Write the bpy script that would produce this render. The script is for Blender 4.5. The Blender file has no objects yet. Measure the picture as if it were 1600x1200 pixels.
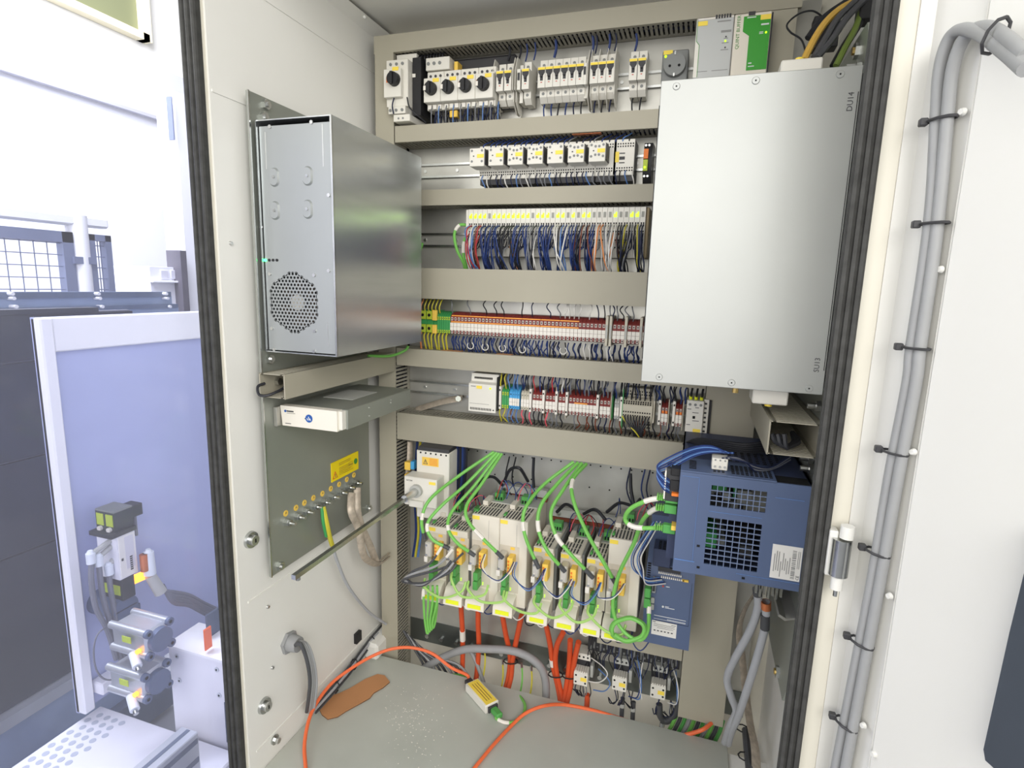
import bpy, math, random
from mathutils import Vector, Matrix
random.seed(11)
V = Vector
sc = bpy.context.scene
col = sc.collection

# ------------------------------------------------------------ camera
CP = V((0.0, -1.39, 1.108))
FPX = 880.942
R3 = Matrix(((0.949852629, -0.079613872, 0.302393146),
             (0.311444245, 0.154358257, -0.937643861),
             (0.027972580, 0.984802092, 0.171412879)))
cd = bpy.data.cameras.new('camera')
cam = bpy.data.objects.new('camera', cd)
col.objects.link(cam)
M4 = R3.to_4x4()
M4.translation = CP
cam.matrix_world = M4
cd.sensor_width = 36.0
cd.lens = FPX / 1600 * 36
cd.clip_start = 0.01
sc.camera = cam

# ------------------------------------------------------------ world, lights, exposure
w = bpy.data.worlds.new('hall_light')
sc.world = w
w.use_nodes = True
wb = w.node_tree.nodes['Background']
wb.inputs[0].default_value = (1.0, 0.985, 0.955, 1)
wb.inputs[1].default_value = 0.60


def area(name, loc, tgt, sx, sy, power, color=(1, 1, 1)):
    l = bpy.data.lights.new(name, 'AREA')
    l.shape = 'RECTANGLE'
    l.size, l.size_y, l.energy, l.color = sx, sy, power, color
    o = bpy.data.objects.new(name, l)
    col.objects.link(o)
    o.location = loc
    o.rotation_euler = (V(tgt) - V(loc)).to_track_quat('-Z', 'Y').to_euler()


area('hall_front_light', (-0.9, -3.6, 1.65), (-0.35, 0, 1.0), 3.2, 2.0, 62, (1.0, 0.975, 0.93))
area('added_hall_wall_light', (-2.7, -0.6, 3.5), (-4.2, 0.3, 1.0), 2.5, 2.0, 330, (0.95, 0.97, 1.0))  # added lamp inside the hall, brightens its far wall
area('hall_right_light', (1.3, -2.7, 2.1), (-0.8, -0.3, 0.9), 1.8, 1.6, 62, (1.0, 0.98, 0.95))
sc.view_settings.view_transform = 'Standard'
sc.view_settings.look = 'None'
sc.view_settings.gamma = 1
sc.view_settings.use_curve_mapping = False
sc.view_settings.exposure = 0.10


# ------------------------------------------------------------ measuring helpers
def ray(px, py):
    return R3 @ V(((px - 800) / FPX, -(py - 600) / FPX, -1))


def at(px, py, y):
    r = ray(px, py)
    return CP + r * ((y - CP.y) / r.y)


def atx(px, py, x):
    r = ray(px, py)
    return CP + r * ((x - CP.x) / r.x)


def atz(px, py, z):
    r = ray(px, py)
    return CP + r * ((z - CP.z) / r.z)


# ------------------------------------------------------------ materials
def lin(c):
    return tuple((x / 255 / 12.92 if x / 255 <= .04045 else ((x / 255 + .055) / 1.055) ** 2.4) for x in c) + (1,)


MATS = {}


def mat(name, rgb, rough=.5, metal=0.0, noise=.05, scale=14, emit=0, bump=0.0, stretch=None, spec=.4):
    m = bpy.data.materials.new(name)
    m.use_nodes = True
    nt = m.node_tree
    b = nt.nodes['Principled BSDF']
    c = lin(rgb)
    b.inputs['Roughness'].default_value = rough
    b.inputs['Metallic'].default_value = metal
    b.inputs['Specular IOR Level'].default_value = spec
    b.inputs['Base Color'].default_value = c
    if noise or bump:
        tc = nt.nodes.new('ShaderNodeTexCoord')
        n = nt.nodes.new('ShaderNodeTexNoise')
        n.inputs['Scale'].default_value = scale
        n.inputs['Detail'].default_value = 5
        src = tc.outputs['Object']
        if stretch:
            mp = nt.nodes.new('ShaderNodeMapping')
            mp.inputs['Scale'].default_value = stretch
            nt.links.new(src, mp.inputs[0])
            src = mp.outputs[0]
        nt.links.new(src, n.inputs['Vector'])
        if noise:
            r = nt.nodes.new('ShaderNodeValToRGB')
            r.color_ramp.elements[0].position = .3
            r.color_ramp.elements[1].position = .7
            r.color_ramp.elements[0].color = tuple(x * (1 - noise) for x in c[:3]) + (1,)
            r.color_ramp.elements[1].color = tuple(min(1, x * (1 + noise)) for x in c[:3]) + (1,)
            nt.links.new(n.outputs['Fac'], r.inputs[0])
            nt.links.new(r.outputs[0], b.inputs['Base Color'])
        if bump:
            bp = nt.nodes.new('ShaderNodeBump')
            bp.inputs['Strength'].default_value = bump
            bp.inputs['Distance'].default_value = .002
            nt.links.new(n.outputs['Fac'], bp.inputs['Height'])
            nt.links.new(bp.outputs[0], b.inputs['Normal'])
    if emit:
        b.inputs['Emission Color'].default_value = c
        b.inputs['Emission Strength'].default_value = emit
    MATS[name] = m
    return m


mat('cab_white', (233, 232, 226), .45, 0, .02, 3, bump=.05)
mat('door_cable', (150, 151, 151), .45, 0, .03, 30)
mat('door_white', (216, 215, 209), .42, 0, .015, 3)
mat('frame_cream', (216, 212, 198), .5, 0, .02, 3)
mat('rubber', (60, 60, 58), .7, 0, .25, 60, bump=.4)
mat('galv', (184, 183, 176), .34, .6, .16, 7, bump=.03)
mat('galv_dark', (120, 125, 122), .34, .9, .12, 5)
mat('galv_sheet', (204, 208, 209), .26, .9, .08, 4, stretch=(1, 1, 12))
mat('box_front', (176, 178, 175), .46, .6, .05, 3)
mat('pc_front', (166, 170, 169), .42, .6, .04, 3)
mat('plate_grey', (162, 166, 158), .4, .6, .08, 3, bump=.03)
mat('floor_grey', (186, 189, 180), .42, .1, .1, 4, bump=.03)
mat('duct', (166, 161, 144), .55, 0, .03, 6)
mat('duct_slot', (156, 152, 138), .6, 0, .03, 6)
mat('plastic_white', (222, 219, 209), .45, 0, .03, 10)
mat('plastic_grey', (176, 177, 172), .5, 0, .04, 10)
mat('plastic_midgrey', (128, 130, 128), .5, 0, .04, 10)
mat('plastic_cream', (224, 217, 203), .5, 0, .03, 8)
mat('cream_front', (226, 221, 208), .5, 0, .02, 8)
mat('ps_grey', (186, 188, 186), .5, 0, .02, 8)
mat('black', (32, 32, 34), .5, 0, .1, 20)
mat('hole', (14, 14, 15), .8, 0, 0)
mat('charcoal', (58, 58, 60), .5, 0, .1, 20)
mat('screw', (205, 206, 204), .28, 1, .1, 30)
mat('steel', (190, 192, 190), .25, 1, .08, 25)
mat('brass', (206, 178, 112), .35, .9, .1, 25)
mat('copper', (214, 128, 84), .35, .8, .1, 25)
mat('yellow', (246, 218, 84), .5, 0, .03, 20)
mat('amber', (240, 200, 88), .5, 0, .05, 20)
mat('neon', (226, 232, 40), .5, 0, .03, 20)
mat('sign_yellow', (240, 214, 20), .5, 0, .02, 20)
mat('orange', (226, 120, 42), .5, 0, .05, 20)
mat('jumper_orange', (240, 160, 70), .5, 0, .03, 20)
mat('red', (190, 40, 38), .5, 0, .05, 20)
mat('pink', (230, 95, 110), .5, 0, .05, 20)
mat('term_red', (128, 52, 48), .55, 0, .08, 20)
mat('term_grey', (188, 176, 168), .5, 0, .05, 20)
mat('term_beige', (196, 190, 172), .5, 0, .05, 20)
mat('green_pe', (62, 150, 84), .5, 0, .06, 20)
mat('yellow_green', (178, 196, 62), .5, 0, .06, 20)
mat('blue_term', (74, 160, 214), .5, 0, .05, 20)
mat('marker', (228, 223, 213), .5, 0, .02, 20)
mat('cable_green', (118, 188, 88), .42, 0, .05, 30)
mat('plug_green', (84, 160, 80), .45, 0, .05, 30)
mat('lime_wire', (164, 204, 112), .45, 0, .05, 30)
mat('cable_orange', (236, 112, 66), .45, 0, .04, 30)
mat('power_orange', (214, 84, 44), .45, 0, .05, 30)
mat('cable_grey', (150, 151, 152), .5, 0, .04, 30)
mat('cable_lightgrey', (168, 170, 174), .45, 0, .03, 30)
mat('cable_dark', (74, 75, 78), .5, 0, .06, 30)
mat('wire_blue', (38, 58, 112), .45, 0, .06, 40)
mat('wire_darkblue', (28, 36, 66), .45, 0, .06, 40)
mat('wire_lightblue', (92, 128, 184), .45, 0, .06, 40)
mat('wire_black', (36, 37, 42), .45, 0, .1, 40)
mat('wire_grey', (120, 122, 126), .5, 0, .06, 40)
mat('wire_white', (222, 220, 214), .5, 0, .04, 40)
mat('wire_brown', (120, 66, 48), .5, 0, .06, 40)
mat('wire_red', (178, 44, 50), .5, 0, .06, 40)
mat('wire_orange', (222, 140, 82), .5, 0, .06, 40)
mat('wire_yg', (196, 186, 58), .5, 0, .06, 40)
mat('grille_blue', (112, 126, 154), .5, 0, .03, 8)
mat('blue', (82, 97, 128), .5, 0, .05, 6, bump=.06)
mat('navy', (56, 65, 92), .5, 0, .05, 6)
mat('cardboard', (188, 136, 92), .8, 0, .08, 9, bump=.1)
mat('cardboard_edge', (120, 84, 56), .9, 0, .1, 40)
mat('braid', (186, 174, 158), .5, .35, .2, 90, bump=.4)
mat('tan', (150, 132, 98), .5, 0, .05, 20)
mat('plug_silver', (206, 202, 192), .35, .3, .05, 20)
mat('punch_grey', (176, 182, 194), .6, 0, .03, 10)
mat('cable_mustard', (204, 164, 74), .45, 0, .04, 30)
mat('cable_olive', (112, 132, 62), .45, 0, .05, 30)
mat('fan_brown', (66, 54, 44), .5, 0, .1, 20)
mat('cream_field', (206, 197, 180), .5, 0, .04, 10)
mat('print_dark', (70, 70, 72), .6, 0, 0)
mat('print_grey', (140, 140, 138), .6, 0, 0)
mat('print_green', (70, 140, 60), .6, 0, 0)
mat('print_white', (220, 222, 224), .6, 0, 0)
mat('print_red', (190, 60, 40), .6, 0, 0)
mat('logo_blue', (36, 86, 160), .5, 0, 0)
mat('quint_green', (46, 150, 36), .45, 0, .02, 10)
mat('label_white', (226, 224, 218), .5, 0, .02, 20)
mat('led_lime', (176, 240, 18), .4, 0, 0, emit=1.3)
mat('led_green', (60, 255, 120), .4, 0, 0, emit=6)
mat('led_orange', (255, 150, 40), .4, 0, 0, emit=4)
mat('led_off', (150, 150, 142), .5, 0, 0)
mat('hall_white', (238, 238, 240), .7, 0, .01, 1)
mat('hall_line', (205, 204, 212), .7, 0, .01, 1)
mat('hall_window', (130, 134, 104), .35, 0, .05, 1)
mat('hall_cream', (236, 228, 202), .6, 0, .01, 2)
mat('fence_grey', (118, 126, 150), .5, .2, .05, 10)
mat('post_dark', (84, 80, 88), .6, 0, .1, 12)
mat('rail_blue', (150, 168, 196), .45, .4, .08, 12)
mat('rail_dark', (92, 106, 130), .6, .1, .1, 12)
mat('panel_black', (36, 40, 52), .42, 0, .25, 3, bump=.15)
mat('panel_joint', (120, 122, 132), .6, 0, .05, 9)
mat('machine_white', (226, 226, 232), .5, 0, .02, 3)
mat('machine_lilac', (176, 184, 220), .5, 0, .05, 2)
mat('alu', (196, 200, 206), .35, .6, .06, 15)
mat('alu_dark', (96, 106, 124), .4, .3, .06, 15)
mat('cap_blue', (92, 104, 130), .5, .1, .06, 15)
mat('valve_dark', (52, 54, 60), .5, 0, .1, 15)
mat('fitting_white', (220, 226, 232), .45, 0, .03, 15)
mat('hose', (112, 114, 124), .5, 0, .06, 20)
mat('grey_concrete', (132, 134, 140), .7, 0, .12, 3)

# clear acrylic: lets light through, faint lavender tint, a little dust and gloss
m = bpy.data.materials.new('acrylic')
m.use_nodes = True
nt = m.node_tree
for n in list(nt.nodes):
    nt.nodes.remove(n)
out = nt.nodes.new('ShaderNodeOutputMaterial')
tr = nt.nodes.new('ShaderNodeBsdfTransparent')
tr.inputs[0].default_value = (.90, .91, .985, 1)
gl = nt.nodes.new('ShaderNodeBsdfGlossy')
gl.inputs['Roughness'].default_value = .08
df = nt.nodes.new('ShaderNodeBsdfDiffuse')
df.inputs[0].default_value = (.86, .87, 1, 1)
m1 = nt.nodes.new('ShaderNodeMixShader')
m1.inputs[0].default_value = .035
m2 = nt.nodes.new('ShaderNodeMixShader')
m2.inputs[0].default_value = .06
nt.links.new(tr.outputs[0], m1.inputs[1])
nt.links.new(gl.outputs[0], m1.inputs[2])
nt.links.new(m1.outputs[0], m2.inputs[1])
nt.links.new(df.outputs[0], m2.inputs[2])
nt.links.new(m2.outputs[0], out.inputs[0])
MATS['acrylic'] = m


# ------------------------------------------------------------ mesh building
def crv(p, n=6):
    """Catmull-Rom through points"""
    p = [V(q) for q in p]
    if len(p) < 3:
        return p
    P = [p[0] * 2 - p[1]] + p + [p[-1] * 2 - p[-2]]
    o = []
    for i in range(1, len(P) - 2):
        a, b, c, d = P[i - 1:i + 3]
        for k in range(n):
            t = k / n
            o.append(.5 * ((2 * b) + (c - a) * t + (2 * a - 5 * b + 4 * c - d) * t * t + (3 * b - a - 3 * c + d) * t ** 3))
    o.append(p[-1])
    return o


WL = {}


def wl(o):
    return WL.get(o.name, V((0, 0, 0)))


class MB:
    def __init__(s):
        s.v, s.f = [], []

    def add(s, vs, fs):
        n = len(s.v)
        s.v += [V(q) for q in vs]
        s.f += [[i + n for i in f] for f in fs]
        return s

    def box(s, x0, x1, y0, y1, z0, z1):
        return s.add([(x, y, z) for z in (z0, z1) for y in (y0, y1) for x in (x0, x1)],
                     [(0, 2, 3, 1), (4, 5, 7, 6), (0, 1, 5, 4), (2, 6, 7, 3), (0, 4, 6, 2), (1, 3, 7, 5)])

    def cbox(s, x0, x1, y0, y1, z0, z1, c=.001):
        b = ((x0, x1), (y0, y1), (z0, z1))
        vs, ix = [], {}
        S = [(i, j, k) for i in (0, 1) for j in (0, 1) for k in (0, 1)]
        for q in S:
            for a in range(3):
                ix[q, a] = len(vs)
                vs.append([b[d][q[d]] + (0 if d == a else (c if q[d] == 0 else -c)) for d in range(3)])
        fs = []
        for a in range(3):
            o = [d for d in range(3) if d != a]
            for sg in (0, 1):
                r = []
                for u, t in ((0, 0), (1, 0), (1, 1), (0, 1)):
                    q = [0, 0, 0]
                    q[a], q[o[0]], q[o[1]] = sg, u, t
                    r.append(ix[tuple(q), a])
                fs.append(r)
            for u in (0, 1):
                for t in (0, 1):
                    q0, q1 = [0, 0, 0], [0, 0, 0]
                    q0[o[0]] = q1[o[0]] = u
                    q0[o[1]] = q1[o[1]] = t
                    q1[a] = 1
                    q0, q1 = tuple(q0), tuple(q1)
                    fs.append([ix[q0, o[0]], ix[q1, o[0]], ix[q1, o[1]], ix[q0, o[1]]])
        for q in S:
            fs.append([ix[q, 0], ix[q, 1], ix[q, 2]])
        return s.add(vs, fs)

    def cyl(s, p0, p1, r, r1=None, n=12):
        p0, p1 = V(p0), V(p1)
        r1 = r if r1 is None else r1
        d = (p1 - p0).normalized()
        u = d.orthogonal().normalized()
        t = d.cross(u)
        A = [2 * math.pi * i / n for i in range(n)]
        vs = [p0 + (u * math.cos(a) + t * math.sin(a)) * r for a in A] + [p1 + (u * math.cos(a) + t * math.sin(a)) * r1 for a in A]
        return s.add(vs, [(i, (i + 1) % n, n + (i + 1) % n, n + i) for i in range(n)] + [list(range(n))[::-1], list(range(n, 2 * n))])

    def tube(s, p, r, n=6, r2=None):
        p = [V(q) for q in p]
        vs, fs = [], []
        u = None
        m = len(p)
        for i, q in enumerate(p):
            d = (p[min(i + 1, m - 1)] - p[max(i - 1, 0)])
            d = d.normalized() if d.length > 1e-9 else V((0, 0, 1))
            u = d.orthogonal() if u is None else (u - d * u.dot(d))
            u = u.normalized() if u.length > 1e-6 else d.orthogonal().normalized()
            t = d.cross(u)
            for k in range(n):
                a = 2 * math.pi * k / n
                vs.append(q + u * (math.cos(a) * r) + t * (math.sin(a) * (r2 or r)))
        for i in range(m - 1):
            for k in range(n):
                fs.append((i * n + k, i * n + (k + 1) % n, (i + 1) * n + (k + 1) % n, (i + 1) * n + k))
        fs += [list(range(n))[::-1], list(range((m - 1) * n, m * n))]
        return s.add(vs, fs)

    def prism(s, poly, ax, a0, a1):
        """poly in the two other axes (in x,y,z order), extruded along ax"""
        def mk(q, a):
            r = list(q)
            r.insert(ax, a)
            return r
        n = len(poly)
        return s.add([mk(q, a0) for q in poly] + [mk(q, a1) for q in poly],
                     [(i, (i + 1) % n, n + (i + 1) % n, n + i) for i in range(n)] + [list(range(n))[::-1], list(range(n, 2 * n))])

    def poly3(s, pts, nrm, th):
        """flat polygon in space given a thickness"""
        pts = [V(q) for q in pts]
        d = V(nrm).normalized() * th
        n = len(pts)
        return s.add(pts + [q + d for q in pts], [(i, (i + 1) % n, n + (i + 1) % n, n + i) for i in range(n)] + [list(range(n))[::-1], list(range(n, 2 * n))])

    def xf(s, M):
        s.v = [M @ q for q in s.v]
        return s

    def build(s, name, mt, parent=None, label=None, cat=None, group=None, kind=None, origin=None):
        me = bpy.data.meshes.new(name)
        if parent is not None:
            O = wl(parent)
        elif origin is not None:
            O = V(origin)
        else:
            xs = [q.x for q in s.v]; ys = [q.y for q in s.v]; zs = [q.z for q in s.v]
            O = V(((min(xs) + max(xs)) / 2, (min(ys) + max(ys)) / 2, min(zs)))
        me.from_pydata([q - O for q in s.v], [], s.f)
        me.polygons.foreach_set('use_smooth', [True] * len(me.polygons))
        me.set_sharp_from_angle(angle=math.radians(38))
        me.materials.append(MATS[mt])
        o = bpy.data.objects.new(name, me)
        col.objects.link(o)
        if parent is not None:
            o.parent = parent
        else:
            o.location = O
        WL[o.name] = O
        return tag(o, label, cat, group, kind)


def tag(o, label=None, cat=None, group=None, kind=None):
    if label:
        o['label'] = label
    if cat:
        o['category'] = cat
    if group:
        o['group'] = group
    if kind:
        o['kind'] = kind
    return o


def thing(name, label, cat, loc, group=None):
    o = bpy.data.objects.new(name, None)
    o.empty_display_size = .01
    col.objects.link(o)
    o.location = loc
    WL[o.name] = V(loc)
    return tag(o, label, cat, group)


def dup(root, delta, label=None):
    r = root.copy()
    col.objects.link(r)
    r.location = root.location + V(delta)
    WL[r.name] = r.location.copy()
    if label:
        r['label'] = label
    for ch in root.children:
        c = ch.copy()
        col.objects.link(c)
        c.parent = r
        WL[c.name] = r.location.copy()
        for g in ch.children:
            d = g.copy()
            col.objects.link(d)
            d.parent = c
    return r


def B(*a):
    return MB().box(*a)


def CB(*a, c=.001):
    return MB().cbox(*a, c)


def struct(o):
    o['kind'] = 'structure'
    return o


def nth(i):
    w = ['first', 'second', 'third', 'fourth', 'fifth', 'sixth', 'seventh', 'eighth', 'ninth', 'tenth']
    if i < 10:
        return w[i]
    k = i + 1
    return '%d%s' % (k, 'th' if 10 < k % 100 < 14 else {1: 'st', 2: 'nd', 3: 'rd'}.get(k % 10, 'th'))


# ------------------------------------------------------------ lettering meshes (made once, before the scene fills)
TX = {}


def prep_text(strings):
    obs = []
    for t in strings:
        c = bpy.data.curves.new('lettering', 'FONT')
        c.body = t
        c.size = 1
        c.extrude = .01
        c.resolution_u = 2
        o = bpy.data.objects.new('lettering', c)
        col.objects.link(o)
        obs.append((t, o))
    dg = bpy.context.evaluated_depsgraph_get()
    dg.update()
    for t, o in obs:
        me = bpy.data.meshes.new_from_object(o.evaluated_get(dg))
        TX[t] = ([v.co.copy() for v in me.vertices], [list(p.vertices) for p in me.polygons])
    for t, o in obs:
        c = o.data
        bpy.data.objects.remove(o)
        bpy.data.curves.remove(c)


prep_text(['DU14', 'SU13', 'QUINT BUFFER', 'EATON', 'UPS', 'CE'])


def text(t, pos, xd, yd, h, mt, parent, name='lettering'):
    """capital height h; xd,yd unit directions of the writing"""
    vs, fs = TX[t]
    xd, yd = V(xd).normalized(), V(yd).normalized()
    zd = xd.cross(yd)
    k = h / .69
    return MB().add([V(pos) + (xd * q.x + yd * q.y) * k + zd * (q.z * .02) for q in vs], fs).build(name, mt, parent)


LOOSE = []   # wires too many and too fine to be told apart: (points, radius, material)


def wire(pts, r, mt, label, group, n=5, sm=4, name='wire', cat='wire'):
    return MB().tube(crv(pts, sm), r, n).build(name, mt, None, label, cat, group)


def loose(pts, r, mt, *a, sm=4, **k):
    LOOSE.append((crv(pts, sm), r, mt))
# ============================================================ the cabinet shell
LX, RX, FY, BY, TZ, FZ = -.83, .235, -.60, .035, 1.745, .045
FYL = -.562
wall_l = struct(B(LX - .004, LX, FYL, BY, -.35, TZ).build('wall_left', 'cab_white'))
# folded seams of the left wall
for nm, za, zb in (('upper', 1.63, 1.634), ('lower', .45, .454), ('foot', .10, .104)):
    B(LX, LX + .0016, FYL + .02, BY, za, zb).build('seam', 'cab_white', wall_l)
B(LX, LX + .0016, FYL + .004, FYL + .30, 1.425, 1.429).build('seam', 'cab_white', wall_l)
wall_b = struct(B(LX, RX, BY, BY + .004, -.35, TZ).build('wall_back', 'frame_cream'))
wall_r = struct(B(RX, RX + .004, FY, BY, -.35, TZ).build('wall_right', 'cab_white'))
ceil = struct(B(LX - .004, RX + .004, FY, BY, TZ, TZ + .004).build('ceiling', 'cab_white'))
B(LX, LX + .03, FY, BY, TZ - .03, TZ - .027).xf(Matrix.Translation(V((LX, 0, TZ - .03))) @ Matrix.Rotation(math.radians(-45), 4, 'Y') @ Matrix.Translation(V((-LX, 0, -TZ + .03)))).build('corner_strip', 'cab_white', ceil)
for k in range(3):
    MB().cyl((LX + .02, -.1 - .13 * k, TZ - .012), (LX + .016, -.1 - .13 * k, TZ - .016), .004).build('rivet', 'cab_white', ceil)
struct(B(LX, RX, FY, BY, -.354, -.35).build('floor_under', 'frame_cream'))
fl = struct(MB().cbox(LX + .002, .15, FY, -.10, FZ - .004, FZ, .0012).build('floor', 'floor_grey'))
B(LX + .002, .15, -.101, -.098, FZ - .03, FZ - .004).build('folded_edge', 'floor_grey', fl)
B(.15, RX, FY, -.12, FZ - .012, FZ - .008).build('floor_strip', 'cab_white', fl)
# front frame, seals
fr_l = struct(B(LX - .036, LX - .004, FYL - .008, FYL + .03, -.45, TZ + .1).build('trim_1', 'frame_cream'))
sl = thing('door_seal', 'dark ribbed rubber seal running up the left front edge of the cabinet', 'seal', (LX - .018, FYL - .01, -.45))
B(LX - .036, LX - .002, FYL - .018, FYL - .008, -.45, TZ + .05).build('strip', 'rubber', sl)
for dx in (-.031, -.0195, -.007):
    MB().tube([(LX + dx, FYL - .018, -.45), (LX + dx, FYL - .018, TZ + .05)], .0048, 8).build('rib', 'rubber', sl)
sr = thing('door_seal', 'dark ribbed rubber seal running up the right front edge beside the white door', 'seal', (.178, FY - .02, -.45))
B(.157, .182, FY - .022, FY - .012, -.45, TZ + .05).build('strip', 'rubber', sr)
for dx in (.161, .1695, .178):
    MB().tube([(dx, FY - .022, -.45), (dx, FY - .022, TZ + .05)], .004, 6).build('rib', 'rubber', sr)
fr_r = struct(MB().box(.162, RX - .012, FY - .012, FY, -.45, TZ + .1).build('trim_2', 'frame_cream'))
B(.183, .224, FY - .006, FY + .03, -.45, TZ + .1).build('frame_face', 'frame_cream', fr_r)
B(.204, .224, FY - .014, FY - .006, -.45, TZ + .1).build('frame_step', 'door_white', fr_r)

# galvanised mounting plate on the back wall
pl = thing('mounting_plate', 'galvanised steel mounting plate across the back of the cabinet', 'plate', (-.33, .001, .16))
pz = at(750, 1022, 0).z
B(-.80, .19, 0.0, .003, pz, 1.70).build('sheet', 'galv', pl)
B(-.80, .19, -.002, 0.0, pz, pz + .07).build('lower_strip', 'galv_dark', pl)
for k in range(12):
    x = -.69 + k * .047
    MB().cyl((x, -.002, pz + .022), (x, -.010, pz + .022), .0065, n=6).build('bolt', 'screw', pl)
hm = MB()
for k in range(26):
    hm.cyl((-.62 + .026 * k, .0005, .66 - .00 * k), (-.62 + .026 * k, -.0006, .66), .0022, n=8)
    if k % 2:
        hm.cyl((-.62 + .026 * k, .0005, .60), (-.62 + .026 * k, -.0006, .60), .0022, n=8)
hm.build('punched_holes', 'hole', pl, kind='stuff')


# ============================================================ wiring ducts
def hduct(x0, x1, z0, z1, label, side):
    t = thing('wiring_duct', label, 'duct', ((x0 + x1) / 2, -.04, z0), 'grey slotted wiring ducts on the back plate')
    lid = MB().box(x0, x1, -.0805, -.0785, z0 - .001, z1 + .001)
    lid.box(x0, x1, -.0785, -.071, z0 - .001, z0 + .0005).box(x0, x1, -.0785, -.071, z1 - .0005, z1 + .001)
    lid.build('lid', 'duct', t)
    B(x0, x1, -.0025, -.0005, z0, z1).build('base', 'duct_slot', t)
    for up in (False, True):
        zz = z1 - .0016 if up else z0
        B(x0, x1, -.014, -.001, zz, zz + .0016).build('lower_wall' if not up else 'upper_wall', 'duct_slot', t)
        if (up and side == 'top') or (not up and side == 'bottom'):
            f = MB().box(-.0029, .0029, -.076, -.013, zz, zz + .0016)
            f.box(-.0038, .0038, -.058, -.051, zz, zz + .0016)
            n = int((x1 - x0) / .0102)
            o = f.xf(Matrix.Translation(V((x0 + .005, 0, 0)))).build('finger', 'duct_slot', t)
            for k in range(1, n):
                c = o.copy()
                col.objects.link(c)
                c.location.x += k * .0102
        else:
            B(x0, x1, -.074, -.014, zz, zz + .0016).build('side_wall', 'duct_slot', t)
    return t


def fill(x0, x1, y0, y1, z0, z1):
    """the dark wiring lying inside a duct"""
    rg = random.Random(int(1000 * (abs(x0) + z0)))
    ln = x1 - x0 > z1 - z0
    for q in range(34):
        if ln:
            pts = [(x0 + (x1 - x0) * k / 10, rg.uniform(y0, y1), rg.uniform(z0, z1)) for k in range(11)]
        else:
            pts = [(rg.uniform(x0, x1), rg.uniform(y0, y1), z0 + (z1 - z0) * k / 10) for k in range(11)]
        LOOSE.append((crv(pts, 2), .0052, rg.choice(['wire_black', 'wire_black', 'wire_darkblue'])))


hduct(-.80, .145, 1.656, 1.694, 'topmost grey wiring duct, right under the cabinet ceiling', 'bottom')
hduct(-.744, .030, 1.450, 1.486, 'grey wiring duct between the circuit breakers and the contactor row', 'bottom')
hduct(-.744, .030, 1.299, 1.334, 'grey wiring duct between the contactor row and the lime-lit modules', 'bottom')
hduct(-.744, .030, 1.071, 1.145, 'tall grey wiring duct below the lime-lit module row', 'none')
hduct(-.744, .030, .895, .938, 'grey wiring duct below the long dark red terminal row', 'top')
hduct(-.744, .030, .693, .764, 'grey wiring duct above the white servo drives', 'top')
hduct(-.176, .031, .222, .255, 'short grey wiring duct below the blue drive, above three contactors', 'none')


for a in ((-.79, .03, 1.663, 1.687), (-.73, .03, 1.457, 1.479), (-.73, .03, 1.306, 1.327), (-.73, .03, .902, .931), (-.73, .03, .70, .757)):
    fill(a[0], a[1], -.06, -.012, a[2], a[3])
fill(-.79, -.755, -.06, -.012, -.03, .9)


def vduct(x0, x1, z0, z1, label, side, fz0, fz1):
    t = thing('wiring_duct', label, 'duct', ((x0 + x1) / 2, -.04, z0), 'grey slotted wiring ducts on the back plate')
    B(x0 - .001, x1 + .001, -.0805, -.0785, z0, z1).build('lid', 'duct', t)
    B(x0 - .001, x0 + .001, -.0785, -.001, z0, z1).build('left_wall', 'duct_slot', t)
    if side:
        B(x1 - .0016, x1, -.014, -.001, z0, z1).build('right_wall', 'duct_slot', t)
        B(x1 - .0016, x1, -.076, -.001, fz1, z1).build('right_wall', 'duct_slot', t)
        o = MB().box(x1 - .0016, x1, -.077, -.013, fz0 - .0029, fz0 + .0029).build('finger', 'duct_slot', t)
        for k in range(1, int((fz1 - fz0) / .0102)):
            c = o.copy()
            col.objects.link(c)
            c.location.z += k * .0102
    else:
        B(x1 - .001, x1 + .001, -.0785, -.001, z0, z1).build('right_wall', 'duct_slot', t)
    return t


vduct(-.797, -.748, -.05, 1.655, 'tall grey vertical wiring duct along the left wall', True, -.05, .90)
vduct(.034, .137, .07, 1.654, 'wide grey vertical wiring duct beside the blue drives, right', False, 0, 0)


# duct running front to back on the left wall
def yduct(x0, x1, y0, y1, z0, z1, label, lid_side):
    """runs in y, open front end; lid on the inner side"""
    t = thing('wiring_duct', label, 'duct', ((x0 + x1) / 2, (y0 + y1) / 2, z0))
    lx = x1 if lid_side > 0 else x0
    B(lx - .0012, lx + .0012, y0, y1, z0 - .001, z1 + .001).build('lid', 'duct', t)
    bx = x0 if lid_side > 0 else x1
    B(bx - .0012, bx + .0012, y0, y1, z0, z1).build('base', 'duct', t)
    for nm, zz in (('lower_rim', z0), ('upper_rim', z1 - .0016)):
        for xa, xb in ((x0, x0 + .009), (x1 - .009, x1)):
            B(xa, xb, y0, y1, zz, zz + .0016).build(nm, 'duct', t)
        o = B(x0 + .004, x1 - .004, y0, y0 + .006, zz, zz + .0016).build('finger', 'duct', t)
        for k in range(1, int((y1 - y0) / .0102)):
            c = o.copy()
            col.objects.link(c)
            c.location.y += k * .0102
    return t


yduct(-.806, -.748, -.505, -.085, .879, .926, 'grey wiring duct on the left wall under the metal computer box, open end forward', 1)
yduct(.128, .206, -.40, -.085, .846, .902, 'cream wiring duct with open end between the grey box and blue inverter', -1)

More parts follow.
